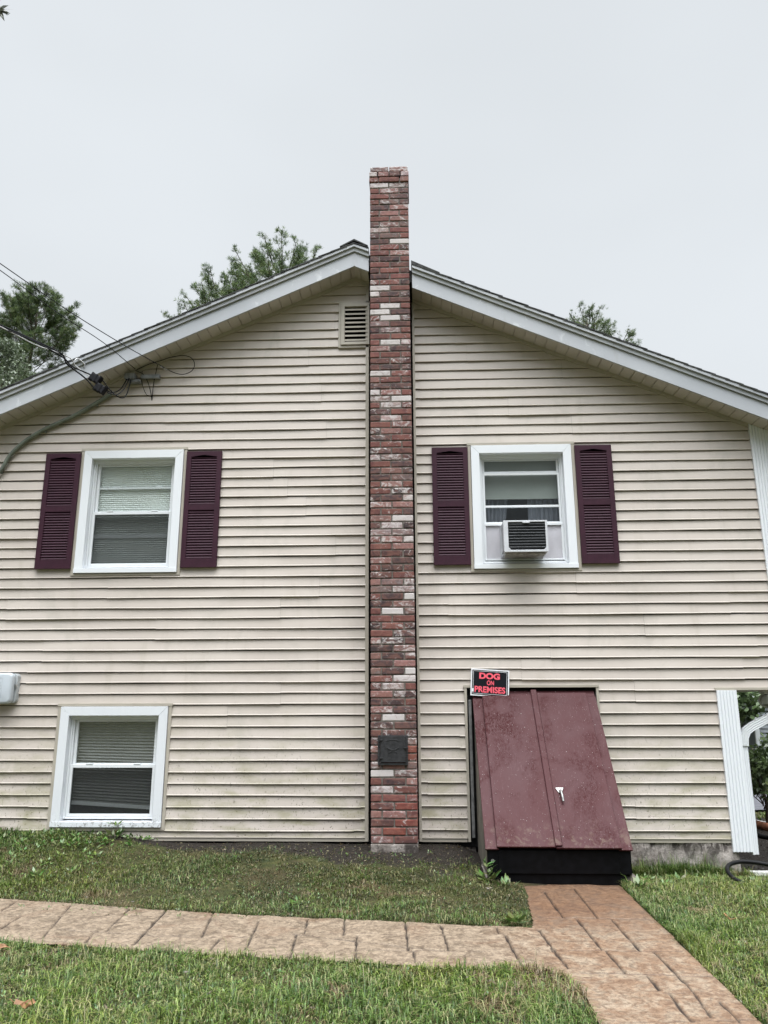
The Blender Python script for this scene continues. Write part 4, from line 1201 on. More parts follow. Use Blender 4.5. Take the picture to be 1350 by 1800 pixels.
text('DOG', 0.08, -0.005, 0.032, (0.192, 0.058), sg, 0.004)
text('ON', 0.05, 0.004, -0.022, (0.066, 0.044), sg, 0.0012)
text('PREMISES', 0.05, 0.001, -0.092, (0.284, 0.058), sg, 0.0016)
tp = MB(); tp.box(-SWD/2+0.014, -SWD/2+0.028, -0.0045, -0.0035, -0.088, -0.058); tp.build('tape', M['signwhite'], sg)

# ------------------------------------------------------------------ air conditioner
AX0, AX1, AZ0, AZ1, AF = 0.852, 1.266, 2.652, 2.958, -0.262
ac = tag(empty('air_conditioner', ((AX0+AX1)/2, -0.1, AZ0)), 'white window air conditioner with dark fins sticking out of the upstairs window', 'air conditioner')
acx, acz = -(AX0+AX1)/2, -AZ0
class AB(MB):
    def build(s, name, mat, parent=ac, **k):
        s.v = [(p[0]+acx, p[1]+0.1, p[2]+acz) for p in s.v]; return MB.build(s, name, mat, parent, **k)
c = AB()
c.box(AX0, AX1, AF+0.012, 0.12, AZ1-0.012, AZ1); c.box(AX0+.004, AX1-.004, AF+0.012, 0.12, AZ0, AZ0+0.016)
c.box(AX1-0.012, AX1, AF+0.012, 0.12, AZ0+0.016, AZ1-0.012)
for i in range(16):
    z = AZ0+0.03+i*0.0165
    c.box(AX0, AX0+0.010, AF+0.06, -0.03, z, z+0.009)
c.box(AX0, AX0+0.012, AF+0.012, AF+0.06, AZ0+0.016, AZ1-0.012); c.box(AX0, AX0+0.012, -0.03, 0.12, AZ0+0.016, AZ1-0.012)
c.box(AX0-0.001, AX0+0.042, AF, AF+0.012, AZ0, AZ1); c.box(AX1-0.020, AX1+0.001, AF, AF+0.012, AZ0, AZ1)
c.box(AX0+0.042, AX1-0.020, AF, AF+0.012, AZ1-0.016, AZ1); c.box(AX0+0.042, AX1-0.020, AF, AF+0.012, AZ0, AZ0+0.020)
c.box(AX0+0.18, AX0+0.25, AF-0.005, AF, AZ1-0.028, AZ1-0.010)
c.prism([(AX0+0.042, AZ0+0.020), (AX0+0.066, AZ0+0.020), (AX0+0.042, AZ0+0.044)], AF, AF+0.012)
c.prism([(AX1-0.020, AZ0+0.020), (AX1-0.044, AZ0+0.020), (AX1-0.020, AZ0+0.044)], AF, AF+0.012)
c.build('casing', M['acwhite'], bevel=0.003)
k_ = AB(); k_.box(AX0+0.03, AX1-0.015, AF+0.02, AF+0.03, AZ0+0.015, AZ1-0.012)
for i in range(95):
    x = AX0+0.044+i*0.0037; k_.box(x, x+0.0009, AF+0.012, AF+0.02, AZ0+0.021, AZ1-0.016)
k_.build('condenser_fins', M['coil'])
g_ = AB()
for i in range(9):
    z = AZ0+0.048+i*0.0278; g_.tube([(AX0+0.044, AF+0.006, z), (AX1-0.022, AF+0.006, z)], 0.0022, 6)
g_.build('guard_wires', simple('grey coil tubes', (0.06, 0.065, 0.07), 0.4, 0.2, 30, 0.5, 0.3))
b_ = AB(); b_.box(AX0+0.02, AX1-0.02, AF+0.03, 0.10, AZ0-0.012, AZ0-0.002); b_.box(AX1-0.09, AX1-0.04, AF+0.02, AF+0.10, AZ0-0.02, AZ0-0.012); b_.build('base_pan', simple('rust stained pan', (0.30, 0.29, 0.29), 0.6, 0.4, 25), bevel=0.003)

# ------------------------------------------------------------------ meter / telephone box on the left
mt = tag(empty('utility_box', (-3.96, -0.02, 1.42)), 'pale grey rounded utility box on the siding above the lower window', 'utility box')
def rrect(w, h, r, n=6):
    p = []
    for cx, cz, a0 in ((w/2-r, h/2-r, 0), (-w/2+r, h/2-r, PI/2), (-w/2+r, -h/2+r, PI), (w/2-r, -h/2+r, 3*PI/2)):
        for i in range(n+1):
            a = a0+PI/2*i/n; p.append((cx+r*math.cos(a), cz+r*math.sin(a)))
    return p
MB().prism(rrect(0.318, 0.275, 0.035), -0.045, 0.02).build('back_box', simple('grey plastic base', (0.40, 0.42, 0.43), 0.5), mt, bevel=0.004)
MB().prism(rrect(0.290, 0.285, 0.045), -0.125, -0.048).build('cover', M['meter'], mt, bevel=0.022, seg=4, smooth=True)
e = MB(); ring(e, -0.13, 0.055, -0.085, 0.095, 0.002, -0.1262, -0.1248)
for kx in range(3): e.tube([(-0.01, -0.126, -0.02+0.03*kx), (0.02, -0.126, -0.03+0.03*kx), (0.045, -0.126, 0.0+0.03*kx)], 0.0016, 5)
e.build('embossed_mark', simple('shadowed plastic relief', (0.36, 0.39, 0.42), 0.5), mt)
MB().tube([(0.152, -0.07, 0.025), (0.152, -0.052, 0.025)], 0.012, 12).build('screw', M['zinc'], mt)

# ------------------------------------------------------------------ service conduit, cables, splices
cpts = [P(196, 692, -0.045), P(170, 708, -0.045), P(130, 731, -0.045), P(80, 754, -0.045), P(45, 775, -0.045), P(18, 800, -0.045), P(2, 826, -0.045)]
cpts += [Vector((-4.36, -0.045, 3.45)), Vector((-4.38, -0.045, 3.0)), Vector((-4.38, -0.045, 2.2)), Vector((-4.38, -0.045, 1.4))]
sv = tag(empty('service_cable', cpts[2]), 'thick grey green service cable curving down the siding above the left shutter', 'cable')
def loc(pts, e): return [Vector(p)-e.location for p in pts]
MB().tube(loc(catmull(cpts, 5), sv), 0.021, 10).build('sheath', M['conduit'], sv, smooth=True)
for q in (cpts[3], cpts[1], cpts[6]):
    b = MB(); q2 = q-sv.location; b.box(q2.x-0.008, q2.x+0.008, q2.y+0.002, q2.y+0.028, q2.z-0.036, q2.z+0.034); b.build('clip', M['conduit'], sv, bevel=0.002)

def far_point(u, v, Y): return P(u, v, Y)
def cable(name, pts, r, mat, label, k=6, cat='cable'):
    e = tag(MB().tube(catmull(pts, k), r, 7).build(name, mat, None, smooth=True), label, cat)
    return e
# two thin drop wires from upper left
cable('drop_wire', [P(-260, 283, -3.2), P(-120, 380, -2.2), P(0, 463, -1.5), P(120, 546, -0.9), P(210, 602, -0.5), P(277, 640, -0.29)], 0.0045, M['cable'], 'upper of the two thin black wires coming down from the sky to the eave')
cable('drop_wire', [P(-260, 300, -3.2), P(-120, 395, -2.2), P(0, 475, -1.5), P(100, 549, -0.9), P(180, 601, -0.5), P(238, 649, -0.24)], 0.0040, M['cable'], 'lower of the two thin black wires coming down from the sky to the eave')
# the heavy service drop: black pair and bare messenger
cable('service_drop', [P(-200, 475, -3.0), P(-80, 536, -2.0), P(0, 571, -1.4), P(60, 598, -0.9), P(108, 622, -0.6), P(118, 640, -0.5), P(150, 665, -0.42), P(172, 690, -0.36)], 0.0080, M['cable'], 'heavy black service wire dropping to the lower splice')
cable('service_drop', [P(-200, 480, -3.02), P(-80, 541, -2.02), P(0, 575, -1.42), P(60, 600, -0.92), P(110, 628, -0.62), P(124, 642, -0.5), P(140, 650, -0.44), P(162, 660, -0.36)], 0.0075, M['cable'], 'heavy black service wire bending into the upper splice')
cable('messenger_wire', [P(-200, 482, -3.04), P(0, 574, -1.44), P(60, 605, -0.95), P(100, 619, -0.65), P(124, 630, -0.5), P(132, 642, -0.42), P(150, 656, -0.38), P(160, 664, -0.35)], 0.0050, M['greycable'], 'bare silver support wire beside the black service wires')
cable('wire_hook', [P(131, 634, -0.36), P(136, 630, -0.32), P(143, 634, -0.30), P(149, 641, -0.285), P(147, 646, -0.27)], 0.0050, M['greycable'], 'small metal hook screwed to the white fascia', cat='hook')
for (u0, v0, u1, v1, lab) in ((160, 660, 178, 672, 'upper black plastic splice cover under the eave'), (167, 677, 187, 690, 'lower black plastic splice cover under the eave')):
    c0 = (P(u0, v0, -0.36)+P(u1, v1, -0.36))/2
    s_ = tag(empty('splice_cover', c0), lab, 'splice cover', 'splice covers under the eave')
    s_.rotation_euler = (0, math.radians(30), 0)
    MB().box(-0.058, 0.058, -0.030, 0.030, -0.040, 0.040).build('shell', M['cable'], s_, bevel=0.010)
    b = MB(); b.box(-0.064, -0.040, -0.024, 0.024, -0.046, 0.046); b.box(0.036, 0.050, -0.034, 0.034, -0.046, 0.046); b.box(-0.012, 0.012, -0.033, 0.033, -0.043, 0.043); b.build('ribs', M['cable'], s_, bevel=0.004)
# loops from splices to the service head
wh = tag(empty('service_bracket', P(231, 664, -0.06)), 'grey metal bracket holding the cables under the soffit', 'bracket')
b = MB(); b.box(-0.06, 0.05, -0.05, 0.04, -0.03, 0.035); b.box(-0.03, 0.10, -0.03, 0.04, -0.06, -0.03); b.build('plate', simple('dull galvanised plate', (0.20, 0.21, 0.22), 0.6, 0.3, 20), wh, bevel=0.006)
b = MB(); b.box(0.10, 0.30, -0.012, 0.03, -0.012, 0.030); b.build('arm', bpy.data.materials['dull galvanised plate'], wh, bevel=0.004)
loops = [([P(180, 668, -0.33), P(196, 688, -0.30), P(212, 699, -0.25), P(222, 694, -0.18), P(230, 668, -0.09)], 'outermost black loop from the splices to the grey bracket'),
         ([P(188, 690, -0.33), P(204, 694, -0.28), P(216, 686, -0.2), P(224, 672, -0.14), P(228, 662, -0.09)], 'middle black loop from the splices to the grey bracket'),
         ([P(186, 686, -0.3), P(198, 690, -0.2), P(212, 684, -0.12), P(222, 668, -0.1), P(226, 660, -0.09)], 'inner black loop from the splices to the grey bracket')]
for pts, lab in loops: cable('cable_loop', pts, 0.0062, M['cable'], lab)
cable('cable_loop', [P(278, 640, -0.28), P(290, 647, -0.16), P(306, 655, -0.08), P(322, 658, -0.06), P(337, 652, -0.06), P(342, 640, -0.06), P(336, 629, -0.07), P(322, 625, -0.08), P(300, 628, -0.08), P(282, 634, -0.07), P(262, 640, -0.06), P(240, 650, -0.05)], 0.0042, M['cable'], 'single round loop of black wire on the siding right of the bracket')
cable('cable_loop', [P(250, 652, -0.04), P(249, 668, -0.035), P(252, 682, -0.035), P(258, 694, -0.035), P(266, 697, -0.03)], 0.0032, M['cable'], 'leftmost slack wire running down to the hole in the siding')
cable('cable_loop', [P(238, 651, -0.05), P(252, 658, -0.045), P(260, 672, -0.045), P(265, 690, -0.04), P(267, 704, -0.01)], 0.0040, M['cable'], 'middle slack wire running down to the hole in the siding')
cable('cable_loop', [P(277, 641, -0.10), P(274, 655, -0.06), P(270, 675, -0.045), P(267, 704, -0.012)], 0.0040, M['cable'], 'rightmost slack wire running down to the hole in the siding')
cn = MB().tube([P(282, 643, -0.2), P(294, 651, -0.13)], 0.009, 8).build('wire_connector', M['zinc']); tag(cn, 'small silver connector on the black wire under the soffit', 'connector')

# flood lamp hanging under the overhang
fl_ = tag(empty('flood_lamp', (3.47, 0.60, 1.292)), 'round clear flood lamp hanging under the front overhang beside the white downspout', 'lamp')
b = MB(); b.tube([(0, 0, 0.09), (0, 0.0, 0.06)], 0.045, 16); b.tube([(0, 0.0, 0.075), (0, 0.03, 0.03), (0, 0.02, 0.0)], 0.012, 8); b.build('mount', M['whitepost'], fl_)
b = MB(); b.tube([(0, 0.09, 0.012), (0, 0.05, 0.008), (0, 0.0, 0.0), (0, -0.028, -0.004), (0, -0.032, -0.004)], [0.024, 0.030, 0.066, 0.071, 0.062], 28); b.build('bulb_shell', M['whitepost'], fl_, smooth=True)
b = MB(); b.tube([(0, -0.0325, -0.004), (0, -0.036, -0.004), (0, -0.040, -0.005)], [0.061, 0.050, 0.018], 28); b.build('lens', M['lampglass'], fl_, smooth=True)

# ------------------------------------------------------------------ hose, edging, logs, leaves on the ground
def gz(x, y): return float(ground_h(x, y))
hp = [(2.51, -0.86), (2.46, -0.78), (2.47, -0.66), (2.56, -0.55), (2.72, -0.52), (3.05, -0.60), (3.4, -0.9)]
hz = [0.02, 0.05, 0.10, 0.135, 0.15, 0.10, 0.03]
hs_ = tag(MB().tube(catmull([(x, y, gz(x, y)+z) for (x, y), z in zip(hp, hz)], 6), 0.016, 12).build('garden_hose', M['rubber'], smooth=True), 'black hose arching over the grass at the house corner', 'hose')
hp = [(2.90, -0.52, 0.0), (2.905, -0.50, 0.10), (2.91, -0.46, 0.22), (2.97, -0.40, 0.26)]
ed = MB()
for i in range(6):
    x = 2.90+i*0.21; ed.box(x+0.004, x+0.2, 0.03-0.10*i*0.12, 0.085-0.10*i*0.12, gz(x, 0)-0.03, gz(x, 0)+0.035)
tag(ed.build('garden_edging', M['edging'], bevel=0.008), 'row of white edging stones between the lawn and the mulch', 'edging')
for (pts, r, mat, lab) in (([P(1322, 1447, 3.1), P(1335, 1452, 2.9), P(1375, 1464, 2.6)], 0.055, 'wood', 'reddish rotten log lying behind the mulch bed'),
                           ([P(1318, 1441, 3.4), P(1332, 1446, 3.3), P(1360, 1452, 3.1)], 0.025, 'edging', 'pale barkless stick behind the rotten log'),
                           ([P(1318, 1458, 2.4), P(1338, 1470, 2.2), P(1370, 1485, 2.0)], 0.028, 'rubber', 'black drain hose lying on the mulch')):
    pts = [Vector((p.x, p.y, max(p.z, gz(p.x, p.y)+r*0.6))) for p in pts]
    tag(MB().tube(catmull(pts, 4), r, 9).build('log' if mat == 'wood' else ('stick' if mat == 'edging' else 'drain_hose'), M[mat], smooth=True), lab, 'hose' if mat == 'rubber' else ('log' if mat == 'wood' else 'stick'))


def dead_leaf(u, v, size, lab, seed):
    d = R2*((u-675)/FPX)+U2*(-(v-900)/FPX)+FWD; z = -0.08
    for _ in range(5):
        p = EYEP+d*((z-EYE)/d.z); z = gz(p.x, p.y)+0.05
    r = random.Random(seed); n = 15; m = MB(); vs = [(0, 0, 0.01)]
    for i in range(n):
        a = 2*PI*i/n; rr = size*(0.55+0.45*abs(math.cos(a*2.5)))*(1.15 if abs(math.cos(a)) > 0.8 else 0.8)
        vs.append((rr*math.cos(a), rr*0.6*math.sin(a), 0.30*size*math.sin(a*2+seed)+r.uniform(0, 0.2)*size))
    m.add(vs, [(0, 1+i, 1+(i+1) % n) for i in range(n)]); m.tube([(-size*0.9, 0, 0.0), (-size*1.5, 0.01, 0.01)], 0.0015, 5)
    o = m.build('dead_leaf', M['deadleaf']); o.location = p; o.rotation_euler = (0.5, 0.15, r.uniform(-.6, .6))
    so_ = o.modifiers.new('thick', 'SOLIDIFY'); so_.thickness = 0.0012
    tag(o, lab, 'leaf')
dead_leaf(42, 1764, 0.045, 'large curled brown leaf on the near lawn', 1)
dead_leaf(8, 1664, 0.03, 'brown leaf at the edge of the walk', 4)
tw0 = None
def gpt(u, v, dz=0.03):
    d = R2*((u-675)/FPX)+U2*(-(v-900)/FPX)+FWD; z = -0.15
    for _ in range(5):
        p = EYEP+d*((z-EYE)/d.z); z = gz(p.x, p.y)+dz
    return p
tag(MB().tube([gpt(1273, 1606, .05), gpt(1285, 1617, .03), gpt(1296, 1613, .05)], [0.004, 0.006, 0.003], 6).build('twig', M['deadleaf']), 'small forked brown twig on the lawn right of the walk', 'twig')

# ------------------------------------------------------------------ grass
rg = np.random.RandomState(5)
def scatter(n, x0, x1, y0, y1): return rg.uniform(x0, x1, n), rg.uniform(y0, y1, n)
def patch(x, y, s, o=0): return np.clip((0.5*vnoise(x, y, s*0.6, o)+0.3*vnoise(x, y, s*2.2, o+1)+0.2*vnoise(x, y, s*6, o+2)-0.2)/0.6, 0, 1)
allp = []
def grass(n, box, hmin, hmax, wid, dens, palette, leanv=0.7):
    x, y = scatter(n, *box)
    keep = rg.rand(n) < dens(x, y)
    keep &= ~in_path(x, y, 0.004)
    keep &= ~((x > 0.50) & (x < 1.70) & (y > -0.94)) & ~((x > -4.75) & (x < 2.84) & (y > -0.005)) & ~((x > -0.42) & (x < 0.02) & (y > -0.31))
    x, y = x[keep], y[keep]; m = len(x)
    h = rg.uniform(hmin, hmax, m)*(0.45+1.2*patch(x, y, 5.0, 1.0))*(1+0.9*(rg.rand(m) < 0.05)); w = rg.uniform(0.45, 1.5, m)*wid
    pos = np.stack([x, y, ground_h(x, y)-0.004], 1)
    pal = np.array(palette); ci = rg.choice(len(pal), m, p=None)
    pm = patch(x, y, 3.1, 2.0)
    col = pal[ci]*(0.7+0.6*rg.rand(m))[:, None]
    hue = patch(x, y, 1.7, 9)[:, None]; col = col*(np.array([0.85, 1.0, 1.25])*(1-hue)+np.array([1.30, 1.15, 0.80])*hue)
    thin = vnoise(x, y, 2.6, 4)*vnoise(x, y, 7.0, 6); dead = (rg.rand(m) < ss(0.42, 0.62, thin)*0.8); col[dead] = np.array([0.17, 0.125, 0.065])*(0.5+0.9*rg.rand(dead.sum()))[:, None]
    yl = (rg.rand(m) < 0.06+0.30*pm)
    col[yl] = col[yl]*0.4+np.array([0.34, 0.29, 0.15])*0.6
    allp.append((pos, h, w, rg.uniform(0.25, 1.0, m)*leanv, rg.uniform(0, 2*PI, m), col))
GR = [(0.078, 0.134, 0.018), (0.044, 0.092, 0.012), (0.112, 0.178, 0.027), (0.088, 0.138, 0.030), (0.185, 0.235, 0.070), (0.024, 0.054, 0.008)]
MO = [(0.058, 0.066, 0.013), (0.038, 0.066, 0.011), (0.066, 0.055, 0.019), (0.028, 0.056, 0.009), (0.040, 0.034, 0.014)]
# near lawn below the left arm
grass(190000, (-4.2, 0.86, -5.2, -2.35), 0.022, 0.058, 0.0046, lambda x, y: 0.95*(0.35+0.65*patch(x, y, 4.0)), GR, 1.5)
# strip between wall and walk
grass(190000, (-4.9, 0.88, -2.2, 0.0), 0.008, 0.022, 0.0042, lambda x, y: (1-0.97*bare_f(x, y))*ss(0.1, 0.5, patch(x, y, 5.6, 3)), MO, 1.5)
grass(60000, (-4.9, 0.88, -2.2, 0.0), 0.018, 0.045, 0.0040, lambda x, y: (1-bare_f(x, y))*ss(0.52, 0.78, patch(x, y, 4.2, 7))*0.8, GR, 1.5)
grass(60000, (-4.9, 0.88, -2.2, 0.0), 0.022, 0.050, 0.0040, lambda x, y: (1-bare_f(x, y))*np.clip(0.95-2.6*np.abs(y-np.interp(x, UP_X, UP_Y)-0.08), 0.0, 1)*(0.3+0.7*patch(x, y, 5, 1)), GR, 1.2)
grass(40000, (-4.9, -2.6, -1.2, 0.0), 0.022, 0.055, 0.0044, lambda x, y: 0.8*ss(-2.6, -3.4, x)*(0.3+0.7*patch(x, y, 5, 5)), GR, 1.3)
# right lawn
grass(120000, (1.46, 3.6, -3.8, 0.02), 0.018, 0.050, 0.0046, lambda x, y: 0.95*(0.35+0.65*patch(x, y, 4.4, 2)), GR, 1.5)
# tall fringe along the walk edges and foundation
def edge_d(x, y):
    lo_ = np.interp(x, LO_X, LO_Y); return np.where(x < 0.8, np.abs(y-lo_+0.02), 9)
grass(60000, (-4.2, 0.9, -3.2, -1.4), 0.035, 0.075, 0.0038, lambda x, y: np.clip(1-edge_d(x, y)/0.07, 0, 1), GR, 1.1)
grass(26000, (1.45, 1.75, -3.8, -0.8), 0.03, 0.07, 0.0038, lambda x, y: np.clip(1-np.abs(x-1.58)/0.1, 0, 1)*0.8, GR, 1.0)
grass(16000, (1.66, 2.9, -0.14, 0.0), 0.04, 0.09, 0.0036, lambda x, y: 0.8+0*x, GR, 0.6)
# surroundings outside the frame
grass(70000, (-9, -4.2, -6.5, 0.5), 0.03, 0.06, 0.006, lambda x, y: 0.8+0*x, GR, 0.9)
grass(70000, (2.9, 14, 3.5, 16), 0.04, 0.07, 0.014, lambda x, y: 0.8*((y < 4.3+0*x) | (y > 7.4)), GR, 0.9)
grass(50000, (3.6, 9, -6, 0.0), 0.03, 0.06, 0.007, lambda x, y: 0.8+0*x, GR, 0.9)
A = [np.concatenate([q[i] for q in allp]) for i in range(6)]
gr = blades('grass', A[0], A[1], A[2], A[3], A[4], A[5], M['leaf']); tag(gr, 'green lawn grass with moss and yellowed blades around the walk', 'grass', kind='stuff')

# thatch and dry bits between the blades
n = 9000; x, y = scatter(n, -4.6, 3.2, -4.2, -0.05); kp = ~in_path(x, y, 0.0) & ~((x > 0.5) & (x < 1.7) & (y > -0.95)); x, y = x[kp], y[kp]; m = len(x)
dv = rg.normal(size=(m, 3)); dv[:, 2] = rg.uniform(0.0, 0.3, m); dv /= np.linalg.norm(dv, axis=1)[:, None]
col = np.array([(0.16, 0.12, 0.06), (0.07, 0.045, 0.025), (0.26, 0.23, 0.14), (0.10, 0.075, 0.035)])[rg.choice(4, m, p=[.35, .35, .1, .2])]*(0.6+0.7*rg.rand(m))[:, None]
tag(leaves('thatch', np.stack([x, y, ground_h(x, y)+rg.uniform(0.004, 0.018, m)], 1), dv, rg.uniform(0.010, 0.035, m), 0.16, col, M['foliage'], None, rg.normal(size=(m, 3))*0.5+np.array([0, 0, 1.0])), 'dry grass bits and small dead leaves scattered in the lawn', 'thatch', kind='stuff')

# soil crumbs and litter on the bare strip
n = 2200; x, y = scatter(n, -3.2, 0.56, -1.1, 0.0); kp = (rg.rand(n) < bare_f(x, y)*0.9) & ~((x > -0.42) & (x < 0.02) & (y > -0.31)); x, y = x[kp], y[kp]; m = len(x)
x2, y2 = scatter(5200, 2.86, 6.0, 0.0, 3.3); x = np.concatenate([x, x2]); y = np.concatenate([y, y2]); m = len(x)
pos = np.stack([x, y, ground_h(x, y)+rg.uniform(0.0, 0.008, m)], 1)
dv = rg.normal(size=(m, 3)); dv[:, 2] *= 0.25; dv /= np.linalg.norm(dv, axis=1)[:, None]
sz = rg.uniform(0.004, 0.016, m)*(1+0.8*(x > 2.8)); base = np.array([(0.020, 0.016, 0.012), (0.05, 0.04, 0.03), (0.012, 0.010, 0.008), (0.03, 0.024, 0.018), (0.16, 0.135, 0.10)])
col = base[rg.choice(5, m, p=[.3, .2, .27, .2, .03])]*(0.7+0.6*rg.rand(m))[:, None]
nr = rg.normal(size=(m, 3))*0.6+np.array([0, 0, 1.0])
tag(leaves('mulch_litter', pos, dv, sz, 0.4, col, M['foliage'], None, nr), 'dark crumbs and bark chips on the bare soil', 'mulch', kind='stuff')

# ------------------------------------------------------------------ broadleaf weeds
def weed_clump(x, y, nl, size, spread, colr, r):
    out = []
    for _ in range(nl):
        a = r.uniform(0, 2*PI); tilt = r.uniform(0.15, 0.95); l = size*r.uniform(0.6, 1.2)
        d = np.array([math.cos(a)*math.cos(tilt), math.sin(a)*math.cos(tilt), math.sin(tilt)])
        p0 = np.array([x+r.gauss(0, spread), y+r.gauss(0, spread), 0]); p0[2] = gz(p0[0], p0[1])+0.005
        out.append((p0+d*l*0.3, d, l, [c*r.uniform(0.7, 1.25) for c in colr]))
    return out
def weed_mesh(name, lst, label, cat, kind=None, group=None, wid=0.24):
    pos = np.array([q[0] for q in lst]); d = np.array([q[1] for q in lst]); s = np.array([q[2] for q in lst]); c = np.array([q[3] for q in lst])
    nr = np.random.RandomState(len(lst)).normal(size=(len(lst), 3))*0.35+np.array([0, 0, 1.0])
    o = leaves(name, pos, d, s, wid, c, M['foliage'], None, nr); tag(o, label, cat, group, kind); return o
rw = random.Random(9)
lst = []
for _ in range(100): lst += weed_clump(rw.uniform(-4.4, -2.45), -rw.uniform(0.02, 0.45)**1.0, 9, 0.048, 0.03, (0.11, 0.18, 0.045), rw)
for _ in range(50): lst += weed_clump(rw.uniform(-4.4, -2.7), -rw.uniform(0.3, 1.1), 7, 0.05, 0.02, (0.12, 0.19, 0.05), rw)
for _ in range(420): lst += weed_clump(rw.uniform(-4.4, 0.6), rw.uniform(-1.9, -0.30), 4, 0.022, 0.015, (0.11, 0.17, 0.05), rw)
for _ in range(24): lst += weed_clump(rw.uniform(1.75, 2.9), rw.uniform(-0.8, -0.05), 6, 0.045, 0.02, (0.15, 0.22, 0.07), rw)
for _ in range(420):
    wx, wy = rw.uniform(-3.4, 0.75), rw.uniform(-4.2, -2.9)
    lst += weed_clump(wx, wy, 5, 0.020, 0.02, (0.13, 0.21, 0.08), rw)
for _ in range(200): lst += weed_clump(rw.uniform(1.62, 3.2), rw.uniform(-3.4, -0.1), 5, 0.022, 0.02, (0.15, 0.23, 0.08), rw)
weed_mesh('ground_weeds', lst, 'low broadleaf weeds spread through the lawn below the lower window', 'weeds', 'stuff', None, 0.20)
for (x, y, nl, size, lab) in ((0.52, -1.02, 16, 0.085, 'tall leafy weed at the left foot of the black bulkhead front'), (0.66, -1.10, 14, 0.07, 'low leafy weed just left of the top of the walk'), (0.60, -1.98, 18, 0.085, 'broad leafy weed at the inner corner of the walk'),
                              (1.66, -1.02, 18, 0.080, 'leafy weed at the right foot of the black bulkhead front'), (2.32, -0.50, 18, 0.075, 'pale leafy weed in the lawn near the house corner'), (2.10, -0.55, 12, 0.06, 'small pale weed left of the one near the house corner'),
                              (-0.86, -1.60, 5, 0.055, 'single pale leaf weed at the far edge of the walk'), (-2.72, -0.10, 14, 0.08, 'upright weed under the sill of the lower window'), (-3.9, -0.7, 10, 0.09, 'weed with long pale blades in the grass at the far left')):
    lst = weed_clump(x, y, max(nl, 12), size, 0.016, (0.095, 0.15, 0.040), rw)
    if 'tall' in lab or 'upright' in lab:
        lst += [(q[0]+np.array([0, 0, rw.uniform(0.03, 0.12)]), q[1], q[2], q[3]) for q in weed_clump(x, y, nl, size*0.7, 0.02, (0.09, 0.14, 0.04), rw)]
    weed_mesh('weed', lst, lab, 'weed', None, 'single weeds around the walk', 0.22)

# ------------------------------------------------------------------ road and lawns beyond
rd = MB(); nX = 24
vs = []
for i in range(nX+1):
    x = 2.6+i*1.2
    y0 = 4.45+0.02*i; vs += [(x, y0, gz(x, y0)+0.03), (x, y0+2.3, gz(x, y0+2.3)+0.03)]
rd.add(vs, [(2*i, 2*i+2, 2*i+3, 2*i+1) for i in range(nX)])
tag(rd.build('driveway', M['asphalt']), kind='structure')

